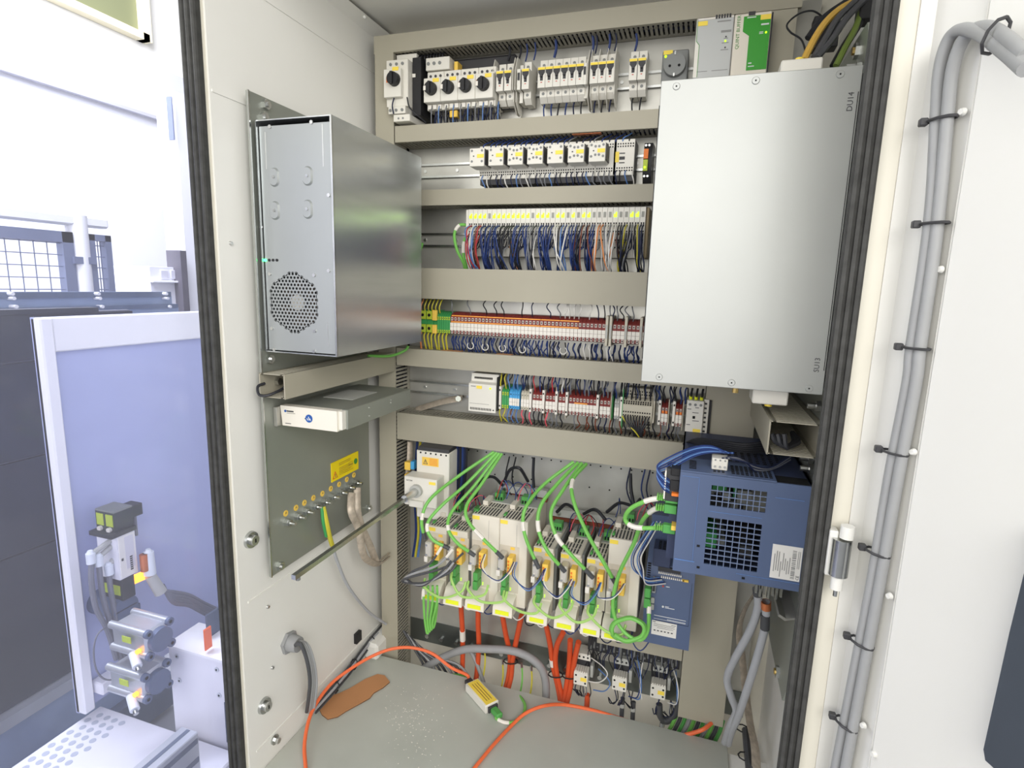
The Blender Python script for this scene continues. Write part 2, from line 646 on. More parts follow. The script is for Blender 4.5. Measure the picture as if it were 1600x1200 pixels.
# DIN rails
for k, (x0, x1, zc, lab) in enumerate(((-.79, .03, 1.571, 'steel mounting rail behind the circuit breakers'), (-.745, .03, 1.394, 'steel mounting rail behind the contactor row'),
                          (-.745, .03, 1.221, 'steel mounting rail behind the lime-lit modules'), (-.745, .03, 1.008, 'steel mounting rail behind the long dark red terminal row'),
                          (-.745, .034, .826, 'steel mounting rail holding the small power supply and short terminal groups'))):
    t = thing('mounting_rail', lab, 'rail', ((x0 + x1) / 2, -.004, zc - .0175), 'steel mounting rails')
    for za, zb in ((zc - .0175, zc - .0135), (zc + .0135, zc + .0175)):
        B(x0, x1, -.0085, -.0075, za, zb).build('flange', 'steel', t)
    MB().box(x0, x1, -.0085, -.0005, zc - .0135, zc - .0125).box(x0, x1, -.0085, -.0005, zc + .0125, zc + .0135).build('web', 'steel', t)
    B(x0, x1, -.0018, -.0006, zc - .0125, zc + .0125).build('channel', 'galv', t)
    for q in range(int((x1 - x0) / .09)):
        MB().cyl((x0 + .045 + .09 * q, -.0018, zc), (x0 + .045 + .09 * q, -.0045, zc), .004, n=8).build('screw', 'screw', t)


# ============================================================ row 1: motor protection and breakers
t = thing('motor_starter', 'large white motor starter with black knob, leftmost in the top row', 'starter', (-.729, -.05, 1.495))
CB(-.758, -.700, -.095, -.005, 1.527, 1.632).build('body', 'plastic_white', t)
CB(-.744, -.690, -.070, -.005, 1.632, 1.652).build('top_terminals', 'plastic_white', t)
fc = CB(-.758, -.712, -.108, -.095, 1.545, 1.608).build('front_cover', 'plastic_white', t)
kn = MB().cyl((-.728, -.108, 1.583), (-.728, -.122, 1.583), .0155, .0145, 18).build('knob', 'black', t)
B(-.731, -.725, -.128, -.122, 1.570, 1.596).build('grip', 'black', kn)
B(-.750, -.742, -.1095, -.107, 1.578, 1.590).build('switch_tab', 'orange', t)
B(-.734, -.718, -.1092, -.107, 1.603, 1.611).build('name_tag', 'yellow', t)
CB(-.752, -.706, -.098, -.01, 1.510, 1.527).build('lower_terminals', 'plastic_white', t)
CB(-.738, -.694, -.098, -.01, 1.492, 1.508).build('auxiliary_block', 'plastic_white', t)
for k in range(3):
    for z, y in ((1.622, -.096), (1.518, -.099)):
        MB().cyl((-.746 + .016 * k, y + .003, z), (-.746 + .016 * k, y - .0008, z), .0036, n=10).build('screw', 'plastic_midgrey', t)
for k in range(2):
    MB().cyl((-.724 + .012 * k, -.097, 1.499), (-.724 + .012 * k, -.0988, 1.499), .0026, n=8).build('screw', 'plastic_midgrey', t)
B(-.698, -.676, -.075, -.004, 1.510, 1.640).build('side_carrier', 'black', t)
B(-.6985, -.690, -.0765, -.075, 1.596, 1.604).build('name_tag', 'plastic_white', t)

t = thing('busbar_cover', 'flat black rounded busbar cover behind the four motor protection switches', 'cover', (-.55, -.02, 1.60))
CB(-.69, -.452, -.024, -.009, 1.525, 1.648, c=.006).build('plate', 'charcoal', t)
t = thing('feed_block', 'white three-pole feed terminal with yellow lever above the motor protection switches', 'terminal', (-.637, -.04, 1.61))
CB(-.668, -.606, -.065, -.01, 1.612, 1.640).build('body', 'plastic_white', t)
for k in range(3):
    MB().cyl((-.661 + .015 * k, -.063, 1.627), (-.661 + .015 * k, -.0665, 1.627), .004, n=10).build('screw', 'plastic_midgrey', t)
B(-.600, -.591, -.05, -.02, 1.608, 1.632).build('lever', 'amber', t)

SWX = ['leftmost', 'second', 'third', 'rightmost']
sw0 = None
for k in range(4):
    if k == 0:
        x = -.666
        t = sw0 = thing('motor_switch', 'x', 'switch', (x + .022, -.04, 1.523), 'four motor protection switches in the top row')
        CB(x, x + .0436, -.060, -.006, 1.523, 1.610).build('body', 'plastic_white', t)
        CB(x, x + .0436, -.080, -.060, 1.536, 1.590).build('front_cover', 'plastic_white', t)
        kn = MB().cyl((x + .021, -.080, 1.565), (x + .021, -.093, 1.565), .0148, .014, 18).build('knob', 'black', t)
        B(x + .0185, x + .0235, -.098, -.093, 1.552, 1.578).build('grip', 'black', kn)
        B(x + .006, x + .012, -.094, -.080, 1.559, 1.569).build('lock_tab', 'marker', t)
        B(x + .003, x + .008, -.0815, -.080, 1.565, 1.576).build('switch_tab', 'orange', t)
        B(x + .024, x + .040, -.0813, -.080, 1.580, 1.588).build('name_tag', 'yellow', t)
        for q in range(3):
            MB().cyl((x + .009 + .013 * q, -.059, 1.600), (x + .009 + .013 * q, -.0612, 1.600), .0032, n=10).build('screw', 'print_dark', t)
            B(x + .005 + .013 * q, x + .014 + .013 * q, -.066, -.06, 1.524, 1.534).build('clamp', 'plastic_white', t)
        t['label'] = 'motor protection switch with black knob, ' + SWX[0] + ' of four in the top row'
    else:
        dup(sw0, (.0443 * k, 0, 0), 'motor protection switch with black knob, ' + SWX[k] + ' of four in the top row')
for k in range(2):
    MB().cbox(-.607 + .011 * k, -.598 + .011 * k, -.06, -.04, 1.505, 1.520, .001).build('plug_connector', 'amber', None, 'small yellow plug %s under the second motor protection switch' % ('left' if k == 0 else 'right'), 'plug', 'yellow plugs under the motor switches')

# miniature circuit breakers
def mcb_proto():
    x = -.386
    t = thing('circuit_breaker', 'x', 'breaker', (x + .0087, -.03, 1.527), 'miniature circuit breakers in the top row')
    p = [(-.006, 1.527), (-.036, 1.527), (-.048, 1.538), (-.048, 1.552), (-.068, 1.552), (-.068, 1.596), (-.048, 1.596), (-.048, 1.616), (-.006, 1.616)]
    MB().prism(p, 0, x + .0003, x + .0172).build('body', 'plastic_white', t)
    B(x + .0006, x + .017, -.0692, -.0675, 1.5895, 1.5945).build('name_strip', 'yellow', t)
    lv = MB().prism([(x + .0012, 1.5893), (x + .0164, 1.5893), (x + .0164, 1.5835), (x + .0122, 1.5775), (x + .0122, 1.567), (x + .0058, 1.567), (x + .0058, 1.5775), (x + .0012, 1.5835)], 1, -.0685, -.0675).build('lever_slot', 'charcoal', t)
    B(x + .0062, x + .0113, -.0735, -.0685, 1.574, 1.580).build('lever', 'charcoal', lv)
    B(x + .007, x + .0105, -.0686, -.068, 1.5625, 1.564).build('mark', 'print_red', t)
    B(x + .004, x + .0135, -.0485, -.0478, 1.5395, 1.5505).build('terminal_face', 'plastic_white', t)
    for z in (1.545, 1.605):
        MB().cyl((x + .0088, -.047, z), (x + .0088, -.0492, z), .0034, n=10).build('screw', 'plastic_midgrey', t)
    B(x + .0002, x + .0004, -.0683, -.05, 1.553, 1.595).build('joint', 'print_grey', t)
    return t


mc0 = mcb_proto()
mc0['label'] = 'circuit breaker, first from the left in the block of six'
for k in range(1, 6):
    dup(mc0, (.0176 * k, 0, 0), 'circuit breaker, %s from the left in the block of six' % nth(k))
for k, dx in enumerate((0, .0195)):
    dup(mc0, (-.486 + .386 + dx, 0, 0), 'circuit breaker, %s of the pair next to the motor protection switches' % ('left' if k == 0 else 'right'))
dup(mc0, (-.424 + .386, 0, 0), 'single circuit breaker standing between the pair and the block of six')
for k in range(3):
    dup(mc0, (-.2665 + .386 + .0176 * k, 0, 0), 'circuit breaker with tall dividers, %s of three right of the block of six' % nth(k))
for k in range(2):
    dup(mc0, (-.182 + .386 + .0182 * k, 0, 0), 'circuit breaker, %s of the lone pair beside the grey socket' % ('left' if k == 0 else 'right'))
for k, (x, who) in enumerate(((-.497, 'left of the breaker pair'), (-.4473, 'right of the breaker pair'), (-.4415, 'against the single breaker'), (-.2735, 'left of the three divided breakers'), (-.2675, 'beside the first divided breaker'), (-.2499, 'between first and second divided breakers'), (-.2323, 'between second and third divided breakers'), (-.2142, 'right of the three divided breakers'))):
    MB().prism([(-.006, 1.510), (-.03, 1.510), (-.055, 1.530), (-.055, 1.552), (-.066, 1.553), (-.066, 1.596), (-.05, 1.628), (-.006, 1.628)], 0, x, x + .0012).build('phase_divider', 'plastic_white', None, 'thin white divider plate ' + who, 'divider', 'phase divider plates')
for k, (x, who) in enumerate(((-.495, 'left end of the breaker pair'), (-.4315, 'on the single breaker'), (-.2785, 'right end of the block of six'))):
    t = thing('auxiliary_contact', 'narrow white auxiliary contact ' + who, 'contact', (x, -.03, 1.53), 'narrow auxiliary contacts')
    MB().prism([(-.006, 1.530), (-.044, 1.530), (-.044, 1.552), (-.067, 1.552), (-.067, 1.596), (-.044, 1.596), (-.044, 1.612), (-.006, 1.612)], 0, x - .004, x + .004).build('body', 'plastic_white', t)
    B(x - .0025, x + .0025, -.0685, -.0668, 1.572, 1.588).build('lever_slot', 'charcoal', t)

# grey socket
t = thing('power_socket', 'grey round-faced mains socket with green light in the top row', 'socket', (-.088, -.03, 1.553))
CB(-.115, -.061, -.048, -.006, 1.550, 1.612, c=.002).build('body', 'plastic_midgrey', t)
MB().cyl((-.088, -.047, 1.580), (-.088, -.060, 1.580), .0235, .0225, 28).build('face', 'plastic_midgrey', t)
for dx in (-.0095, .0095):
    MB().cyl((-.088 + dx, -.0595, 1.577), (-.088 + dx, -.0606, 1.577), .0028, n=10).build('contact_hole', 'hole', t)
B(-.0895, -.0865, -.062, -.059, 1.598, 1.605).build('earth_clip', 'steel', t)
B(-.0895, -.0865, -.062, -.059, 1.556, 1.562).build('earth_clip', 'steel', t)
B(-.113, -.094, -.0492, -.0478, 1.604, 1.612).build('name_tag', 'yellow', t)
MB().cyl((-.108, -.047, 1.600), (-.108, -.0505, 1.600), .0026, n=10).build('indicator_light', 'led_lime', t)

# power supply + buffer module
t = thing('power_supply', 'light grey power supply with green contour line, left of the green-fronted module', 'power supply', (-.012, -.06, 1.50))
CB(-.047, .0225, -.120, -.005, 1.505, 1.638, c=.0015).build('body', 'ps_grey', t)
B(-.046, .0215, -.1206, -.1198, 1.634, 1.6375).build('top_edge', 'marker', t)
MB().prism([(-.0455, 1.637), (-.0445, 1.637), (-.0445, 1.597), (-.0385, 1.5895), (-.0385, 1.53), (-.0395, 1.53), (-.0395, 1.589), (-.0455, 1.5965)], 1, -.1206, -.1198).build('contour_line', 'print_green', t)
MB().prism([(-.0468, 1.637), (-.0455, 1.637), (-.0455, 1.5965), (-.0395, 1.589), (-.0395, 1.53), (-.0468, 1.53)], 1, -.1203, -.1198).build('side_field', 'plastic_white', t)
B(-.044, -.026, -.1209, -.1198, 1.624, 1.632).build('name_tag', 'yellow', t)
cl = MB()
for q in range(6):
    cl.box(-.012 + .005 * q, -.0085 + .005 * q, -.122, -.115, 1.634, 1.6405)
cl.build('terminal_holes', 'charcoal', t, kind='stuff')
pr = MB()
for (a, b, z, h) in ((-.008, .017, 1.6275, .0022), (.000, .019, 1.608, .004), (.006, .014, 1.5965, .0014), (.003, .016, 1.5885, .0014), (.002, .016, 1.576, .0014), (-.040, -.02, 1.5395, .001), (-.012, .018, 1.5395, .001)):
    pr.box(a, b, -.1204, -.1198, z, z + h)
pr.build('print', 'print_grey', t)
for z in (1.600, 1.5805):
    MB().cyl((.010, -.1195, z), (.010, -.1206, z), .0016, n=8).build('trim_screw', 'print_dark', t)
MB().cyl((.0095, -.119, 1.592), (.0095, -.1212, 1.592), .0018, n=10).build('indicator_light', 'led_lime', t)
t = thing('buffer_module', 'cream buffer module with bright green front field, top right of the row', 'module', (.056, -.06, 1.50))
CB(.0235, .0895, -.120, -.005, 1.505, 1.638, c=.0015).build('body', 'plastic_cream', t)
MB().prism([(.040, 1.632), (.0885, 1.632), (.0885, 1.535), (.052, 1.535), (.052, 1.597), (.040, 1.606)], 1, -.1212, -.1198).build('front_field', 'quint_green', t)
text('QUINT BUFFER', (.0345, -.1203, 1.575), (0, 0, 1), (-1, 0, 0), .0062, 'print_green', t)
B(.070, .0885, -.1218, -.1198, 1.623, 1.632).build('name_tag', 'yellow', t)
pr = MB()
for (a, b, z, h) in ((.046, .062, 1.6285, .0016), (.072, .086, 1.6135, .0028), (.070, .077, 1.601, .0012), (.070, .077, 1.5985, .0012), (.055, .061, 1.5465, .002), (.055, .066, 1.541, .0016)):
    pr.box(a, b, -.1216, -.1198, z, z + h)
pr.build('print', 'print_white', t)
B(.048, .060, -.121, -.115, 1.633, 1.6400).build('terminal_slot', 'charcoal', t)
MB().cyl((.082, -.119, 1.600), (.082, -.1225, 1.600), .0019, n=10).build('indicator_light', 'led_lime', t)
B(.0896, .0925, -.118, -.005, 1.505, 1.636).build('side_shell', 'black', t)
# ============================================================ row 2: contactors
CW = .0468
cx0 = -.534


def holes(x0, x1, n, z, y, sz=.0026):
    h = MB()
    for q in range(n):
        xx = x0 + (x1 - x0) * (q + .5) / n
        h.box(xx - sz / 2, xx + sz / 2, y - .0008, y + .001, z - sz / 2, z + sz / 2)
    return h


def cont_base(x, lab):
    t = thing('contactor', lab, 'contactor', (x + .0225, -.03, 1.358), 'small contactors in the second row')
    CB(x, x + .0462, -.062, -.006, 1.358, 1.434).build('body', 'plastic_white', t)
    h = MB()
    for z in (1.4245, 1.419, 1.3735, 1.368):
        for q in range(8):
            xx = x + .004 + .0055 * q
            h.box(xx - .0014, xx + .0014, -.0628, -.061, z - .0014, z + .0014)
    h.build('terminal_holes', 'hole', t, kind='stuff')
    B(x + .001, x + .0452, -.058, -.008, 1.346, 1.358).build('coil_base', 'charcoal', t)
    return t


CN = ['leftmost', 'second', 'third', 'fourth', 'fifth', 'sixth', 'seventh']
for k in range(7):
    x = -.534 + CW * k
    t = cont_base(x + .008, 'small white contactor with front block, %s in the second row' % CN[k])
    four = k in (2, 3, 5, 6)
    fb = CB(x, x + .0365, -.106, -.062, 1.380, 1.420).build('front_block', 'plastic_white', t)
    B(x + .037, x + .0385, -.104, -.062, 1.384, 1.418).build('block_side', 'charcoal', t)
    for sx in ((.006, .031) if not four else (.0055, .0145, .0225, .0315)):
        for sz in (1.4145, 1.391):
            zz = sz - (.003 if four and sx in (.0145, .0225) and sz > 1.4 else 0) + (.003 if four and sx in (.0145, .0225) and sz < 1.4 else 0)
            MB().cyl((x + sx, -.105, zz), (x + sx, -.1066, zz), .0028, n=10).build('screw', 'plastic_midgrey', fb)
    B(x + .019, x + .0355, -.1072, -.1055, 1.3985, 1.4065).build('name_tag', 'yellow', fb)
    B(x + .009, x + .012, -.1068, -.1055, 1.4015, 1.4035).build('window', 'hole', fb)
x = -.534 + CW * 7
t = cont_base(x + .0005, 'white contactor without front block, showing dark slots, rightmost in the second row')
B(x + .005, x + .013, -.0635, -.0615, 1.386, 1.408).build('name_tag', 'yellow', t)
for za, zb in ((1.391, 1.3975), (1.3835, 1.3855), (1.4035, 1.4055)):
    B(x + .014, x + .026, -.063, -.0615, za, zb).build('slot', 'charcoal', t)
B(x + .046, x + .0475, -.06, -.006, 1.350, 1.432).build('end_plate', 'charcoal', t)
t = thing('plug_relay', 'narrow black relay with orange body and green light, end of the contactor row', 'relay', (-.127, -.03, 1.335))
MB().prism([(-.006, 1.335), (-.055, 1.340), (-.072, 1.362), (-.072, 1.402), (-.060, 1.424), (-.006, 1.428)], 0, -.139, -.121).build('socket', 'black', t)
B(-.138, -.1285, -.078, -.07, 1.388, 1.408).build('relay', 'orange', t)
B(-.138, -.1285, -.078, -.07, 1.363, 1.386).build('light_module', 'yellow_green', t)
MB().cyl((-.134, -.077, 1.370), (-.134, -.0795, 1.370), .0025, n=10).build('indicator_light', 'led_lime', t)
for z in (1.417, 1.353):
    for dx in (-.135, -.128):
        MB().cyl((dx, -.06, z), (dx, -.071, z), .0024, n=8).build('screw', 'screw', t)

# ============================================================ row 3: lime-lit modules
NM, IX0, IW = 35, -.549, .01209
LIT = [1, 1, 1, 1, 0, 1, 1, 1, 1, 1, 1, 1, 1, 0, 1, 1, 1, 0, 1, 1, 0, 1, 0, 1, 1, 0, 0, 0, 0, 1, 0, 0, 1, 1, 0]
t = thing('end_stop', 'white end stop at the left end of the lime-lit module row', 'end stop', (-.553, -.03, 1.17))
CB(-.557, -.5497, -.068, -.006, 1.170, 1.288).build('body', 'plastic_white', t)
protos = {}
for k in range(NM):
    x = IX0 + IW * k
    lit = LIT[k]
    lab = '%s module from the left in the lime-lit row, %s' % (nth(k), 'indicator lit' if lit else 'indicator dark')
    if lit not in protos:
        t = protos[lit] = thing('terminal_module', lab, 'module', (x + IW / 2, -.03, 1.178), 'slim input and output modules')
        MB().prism([(-.006, 1.178), (-.060, 1.178), (-.070, 1.200), (-.070, 1.288), (-.050, 1.291), (-.006, 1.288)], 0, x + .0003, x + IW - .0003).build('body', 'plastic_white', t)
        h = MB()
        for z in (1.2535, 1.248, 1.2355, 1.2295, 1.2165, 1.2115, 1.2):
            for dx in (.0035, .0085):
                h.box(x + dx - .0014, x + dx + .0014, -.0708, -.069, z - .0017, z + .0017)
        h.build('terminal_holes', 'hole', t, kind='stuff')
        if lit:
            ld = MB()
            for q in range(6):
                if q in (0, 1, 2, 3, 5):
                    ld.box(x + .0022 + .0038 * (q % 2), x + .0055 + .0038 * (q % 2), -.0712, -.0695, 1.2668 + .0038 * (q // 2), 1.2702 + .0038 * (q // 2))
            ld.build('indicator_light', 'led_lime', t)
        else:
            B(x + .003, x + .009, -.0708, -.0695, 1.2665, 1.2785).build('indicator_window', 'led_off', t)
        B(x + .003, x + .009, -.0707, -.0695, 1.242, 1.2445).build('tag', 'term_beige', t)
    else:
        s0 = protos[lit]
        dup(s0, (x + IW / 2 - s0.location.x, 0, 0), lab)
t = thing('end_plate', 'tan end plate closing the lime-lit module row on the right', 'end plate', (-.122, -.03, 1.178))
CB(-.1258, -.119, -.062, -.006, 1.178, 1.288).build('body', 'tan', t)

# ============================================================ row 4: long terminal row
def term(x, wd, zc, label, group, bodym, cellm, tags, hh=.029, dep=.056, name='terminal_block', cat='terminal'):
    t = thing(name, label, cat, (x + wd / 2, -.03, zc - hh), group)
    MB().prism([(-.006, zc - hh), (-.030, zc - hh), (dep * -.85, zc - hh * .95), (-dep, zc - hh * .85), (-dep, zc + hh * .62), (dep * -.8, zc + hh * .9), (-.030, zc + hh), (-.006, zc + hh)], 0, x + .0003, x + wd - .0003).build('body', bodym, t)
    for sz, kz in ((1, 'upper_clamp'), (-1, 'lower_clamp')):
        zz = zc + (hh * .42 if sz > 0 else -hh * .74)
        c = MB().box(x + wd * .2, x + wd * .8, -dep - .0012, -dep + .012, zz - hh * .14, zz + hh * .14)
        c.build(kz, cellm, t)
        MB().cyl((x + wd / 2, -dep, zz), (x + wd / 2, -dep - .0018, zz), wd * .18, n=6).build('wire_hole', 'hole', t)
    if tags:
        B(x + .0004, x + wd - .0004, -dep - .0025, -dep + .001, zc - hh * .25, zc + hh * .08).build('tag', 'marker', t)
        B(x + .0004, x + wd - .0004, -dep - .0025, -dep + .001, zc - hh * .58, zc - hh * .27).build('tag', 'marker', t)
    return t


zc4 = 1.0085
for k in range(2):
    x = -.690 + .019 * k
    t = thing('earth_terminal', 'wide green and yellow earth terminal, %s beside the amber one' % ('leftmost' if k == 0 else 'second'), 'terminal', (x + .009, -.03, .98), 'wide earth terminals of the upper row')
    CB(x, x + .0185, -.050, -.006, .980, 1.040).build('body', 'green_pe', t)
    for za, zb in ((.982, 1.003), (1.016, 1.038)):
        CB(x + .001, x + .0175, -.0555, -.05, za, zb).build('clamp', 'yellow_green', t)
        MB().cyl((x + .009, -.055, (za + zb) / 2), (x + .009, -.0562, (za + zb) / 2), .0042, n=10).build('wire_hole', 'hole', t)
t = thing('earth_terminal', 'amber ended terminal between the wide and narrow green earth terminals', 'terminal', (-.645, -.03, .98), 'wide earth terminals of the upper row')
CB(-.652, -.640, -.050, -.006, .980, 1.040).build('body', 'green_pe', t)
for za, zb in ((.980, 1.003), (1.014, 1.041)):
    CB(-.6525, -.6395, -.058, -.05, za, zb).build('clamp', 'amber', t)
s0 = None
for k in range(6):
    x = -.6385 + .0062 * k
    lab = 'narrow green earth terminal, %s from the amber one in the upper row' % nth(k)
    if s0 is None:
        s0 = term(x, .0062, zc4, lab, 'narrow earth terminals', 'green_pe', 'yellow_green', False)
    else:
        dup(s0, (.0062 * k, 0, 0), lab)
NT = 42
s0 = None
for k in range(NT):
    lab = '%s dark red terminal block with white tags, counted from the green ones' % nth(k)
    if s0 is None:
        s0 = term(-.601, .0095, zc4, lab, 'dark red terminal blocks of the long row', 'term_red', 'term_grey', True)
    else:
        dup(s0, (.0095 * k, 0, 0), lab)
for k in range(9):
    x = -.186 + .0095 * k + (.006 if k > 2 else 0) + (.006 if k > 5 else 0)
    dup(s0, (x + .601, 0, 0), '%s dark red terminal block from the beige end brackets toward the grey box' % nth(k))
for k, (x, who) in enumerate(((-.2025, 'left of a close pair'), (-.1935, 'right of a close pair'), (-.158, 'third, among the short groups'), (-.1235, 'last before the grey box'))):
    t = thing('end_bracket', 'beige end bracket in the long terminal row, ' + who, 'bracket', (x + .003, -.03, .975), 'beige end brackets of the long row')
    CB(x, x + .0065, -.062, -.006, .974, 1.045).build('body', 'term_beige', t)
    B(x + .001, x + .0055, -.0632, -.0615, .992, 1.024).build('tag', 'plastic_grey', t)
for k in range(7):
    B(-.598 + .0475 * k, -.598 + .0475 * k + .0465, -.0592, -.054, 1.0118, 1.0146).build('jumper_bar', 'jumper_orange', None, 'orange jumper bar, %s from the left along the white tags' % nth(k), 'jumper', 'orange jumper bars on the long row')
for k in range(7):
    B(-.598 + .0475 * k, -.598 + .0475 * k + .0465, -.0555, -.05, 1.0275, 1.0300).build('jumper_bar', 'jumper_orange', None, 'orange jumper bar, %s from the left near the top clamps' % nth(k), 'jumper', 'orange jumper bars on the long row')

# ============================================================ row 5
t = thing('small_power_supply', 'small pale grey power supply at the left of the lower terminal row', 'power supply', (-.503, -.04, .788))
MB().prism([(-.006, .788), (-.072, .788), (-.072, .860), (-.055, .864), (-.052, .884), (-.006, .884)], 0, -.541, -.467).build('body', 'plastic_white', t)
g = MB()
for q in range(14):
    g.box(-.536 + .0042 * q, -.534 + .0042 * q, -.0728, -.071, .7925, .7985)
    g.box(-.532 + .0036 * q, -.530 + .0036 * q, -.056, -.053, .8705, .8755)
g.build('vent_slots', 'hole', t, kind='stuff')
B(-.5195, -.505, -.0732, -.0715, .848, .8555).build('name_tag', 'yellow', t)
MB().cyl((-.482, -.072, .8505), (-.482, -.0742, .8505), .0024, n=10).build('indicator_light', 'led_lime', t)
B(-.538, -.485, -.0727, -.0715, .8085, .8092).build('panel_line', 'print_grey', t)
B(-.535, -.522, -.0727, -.0715, .8525, .8545).build('print', 'print_grey', t)
MB().cyl((-.473, -.0715, .795), (-.473, -.0728, .795), .0018, n=8).build('trim_screw', 'hole', t)
B(-.4668, -.4655, -.068, -.006, .792, .880).build('side_shell', 'charcoal', t)

zc5 = .826


def bracket5(x, who, m='marker', w=.0062):
    t = thing('end_bracket', who, 'bracket', (x + w / 2, -.03, .795), 'end brackets of the lower row')
    CB(x, x + w, -.060, -.006, .797, .856).build('body', m, t)
    for z in (.806, .847):
        B(x + w * .25, x + w * .75, -.0612, -.0595, z - .002, z + .002).build('slot', 'hole', t)


bracket5(-.4635, 'white end bracket right beside the small power supply')
for k in range(3):
    term(-.456 + .0062 * k, .0062, zc5, 'green earth terminal, %s beside the small power supply' % nth(k), 'earth terminals of the lower row', 'green_pe', 'yellow_green', False)
for k in range(4):
    term(-.4365 + .0062 * k + (.003 if k else 0), .0062 + (0 if k else .003), zc5, 'sky blue terminal, %s of the blue group in the lower row' % nth(k), 'blue terminals of the lower row', 'blue_term', 'blue_term', True)
for k in range(3):
    term(-.405 + .0072 * k, .0072, zc5, 'beige terminal, %s of the group right of the blue ones' % nth(k), 'beige terminals of the lower row', 'term_beige', 'term_beige', True)
GR = [(-.3745, 3), (-.341, 3), (-.308, 2), (-.282, 8), (-.206, 3)]
gi = ['leftmost', 'second', 'third', 'long fourth', 'fifth']
for q, (x, n) in enumerate(GR):
    bracket5(x - .0085, 'white end bracket before the %s red group of the lower row' % gi[q])
    for k in range(n):
        term(x + .0085 * k, .0085, zc5, 'dark red terminal, %s of the %s group in the lower row' % (nth(k), gi[q]), 'dark red terminals of the lower row', 'term_red', 'term_grey', True)
    xe = x + .0085 * n
    t = thing('end_plate', 'green and beige end plate after the %s red group of the lower row' % gi[q], 'end plate', (xe + .002, -.03, .79), 'end plates of the lower row')
    CB(xe, xe + .0025, -.058, -.006, .788, .866).build('body', 'term_beige', t)
    B(xe + .0026, xe + .005, -.05, -.006, .796, .856).build('green_strip', 'green_pe', t)
MB().box(-.268, -.236, -.0592, -.054, .8290, .8318).build('jumper_bar', 'jumper_orange', None, 'orange jumper bar on the long fourth group of the lower row', 'jumper', 'orange jumper bars on the lower row')
for k in range(2):
    term(-.171 + .0058 * k, .0058, zc5, 'pale %s terminal before the tiered terminal block' % ('left' if k == 0 else 'right'), 'pale terminals of the lower row', 'plastic_grey', 'plastic_grey', True)
bracket5(-.158, 'pinkish white end bracket left of the tiered terminal block')
# tiered block
t = thing('tiered_terminal', 'wide beige tiered terminal block full of small holes in the lower row', 'terminal', (-.116, -.03, .777))
MB().prism([(-.006, .775), (-.034, .775), (-.036, .795), (-.050, .797), (-.062, .815), (-.062, .838), (-.050, .852), (-.040, .855), (-.036, .876), (-.006, .876)], 0, -.1505, -.082).build('body', 'term_beige', t)
h = MB()
for z, y in ((.868, -.0375), (.861, -.039), (.846, -.0562), (.842, -.0605), (.822, -.0625), (.814, -.0618), (.789, -.0362), (.781, -.0352)):
    for q in range(12):
        xx = -.148 + .0055 * q
        h.box(xx - .0014, xx + .0014, y - .0008, y + .004, z - .0016, z + .0016)
h.build('terminal_holes', 'hole', t, kind='stuff')
B(-.1525, -.1505, -.06, -.006, .777, .874).build('end_strip', 'green_pe', t)
B(-.081, -.0775, -.055, -.006, .785, .870).build('end_plate', 'term_beige', t)
for q, x in enumerate((-.062, -.030)):
    who = ('left', 'right')[q]
    bracket5(x - .0068, 'white end bracket of the %s small red pair by the large contactor' % who)
    for k in range(2):
        t = term(x + .0075 * k, .0075, zc5 - .004, 'dark red terminal with orange jumper, %s of the %s small pair' % (nth(k), who), 'small red pairs by the large contactor', 'term_red', 'term_grey', True)
        B(x + .0075 * k + .0012, x + .0075 * k + .0065, -.0592, -.055, .8255, .8315).build('jumper', 'orange', t)
    CB(x + .0155, x + .018, -.058, -.006, .788, .860).build('end_plate', 'term_beige', None, 'beige end plate after the %s small red pair' % who, 'end plate')
# large contactor on right of row 5
t = thing('large_contactor', 'white three-pole contactor with yellow label beside the wide vertical duct', 'contactor', (.013, -.05, .778))
CB(-.006, .030, -.1005, -.006, .780, .869).build('body', 'plastic_white', t)
CB(.030, .041, -.090, -.006, .782, .872).build('side_block', 'plastic_white', t)
for k in range(3):
    for z in (.860, .7905):
        MB().cyl((.0005 + .0115 * k, -.0995, z), (.0005 + .0115 * k, -.1014, z), .0031, n=10).build('screw', 'plastic_midgrey', t)
    MB().cyl((.001 + .0115 * k, -.085, .869), (.001 + .0115 * k, -.085, .877), .0036, n=8).build('ferrule', 'neon', t)
B(.008, .0135, -.1014, -.1, .8285, .8345).build('window', 'hole', t)
B(.0105, .0265, -.1014, -.1, .7985, .8055).build('name_tag', 'yellow', t)
h = MB()
for q in range(8):
    h.box(.0315, .0365, -.0908, -.0895, .787 + .0105 * q, .791 + .0105 * q)
h.build('terminal_holes', 'charcoal', t, kind='stuff')
pr = MB()
for (a, b, z) in ((.007, .02, .8415), (.008, .022, .823), (-.004, .004, .849), (-.004, .004, .8135), (.012, .02, .853)):
    pr.box(a, b, -.1012, -.1, z, z + .0013)
pr.build('print', 'print_dark', t)
B(.041, .0465, -.085, -.006, .782, .87).build('side_shell', 'black', t)

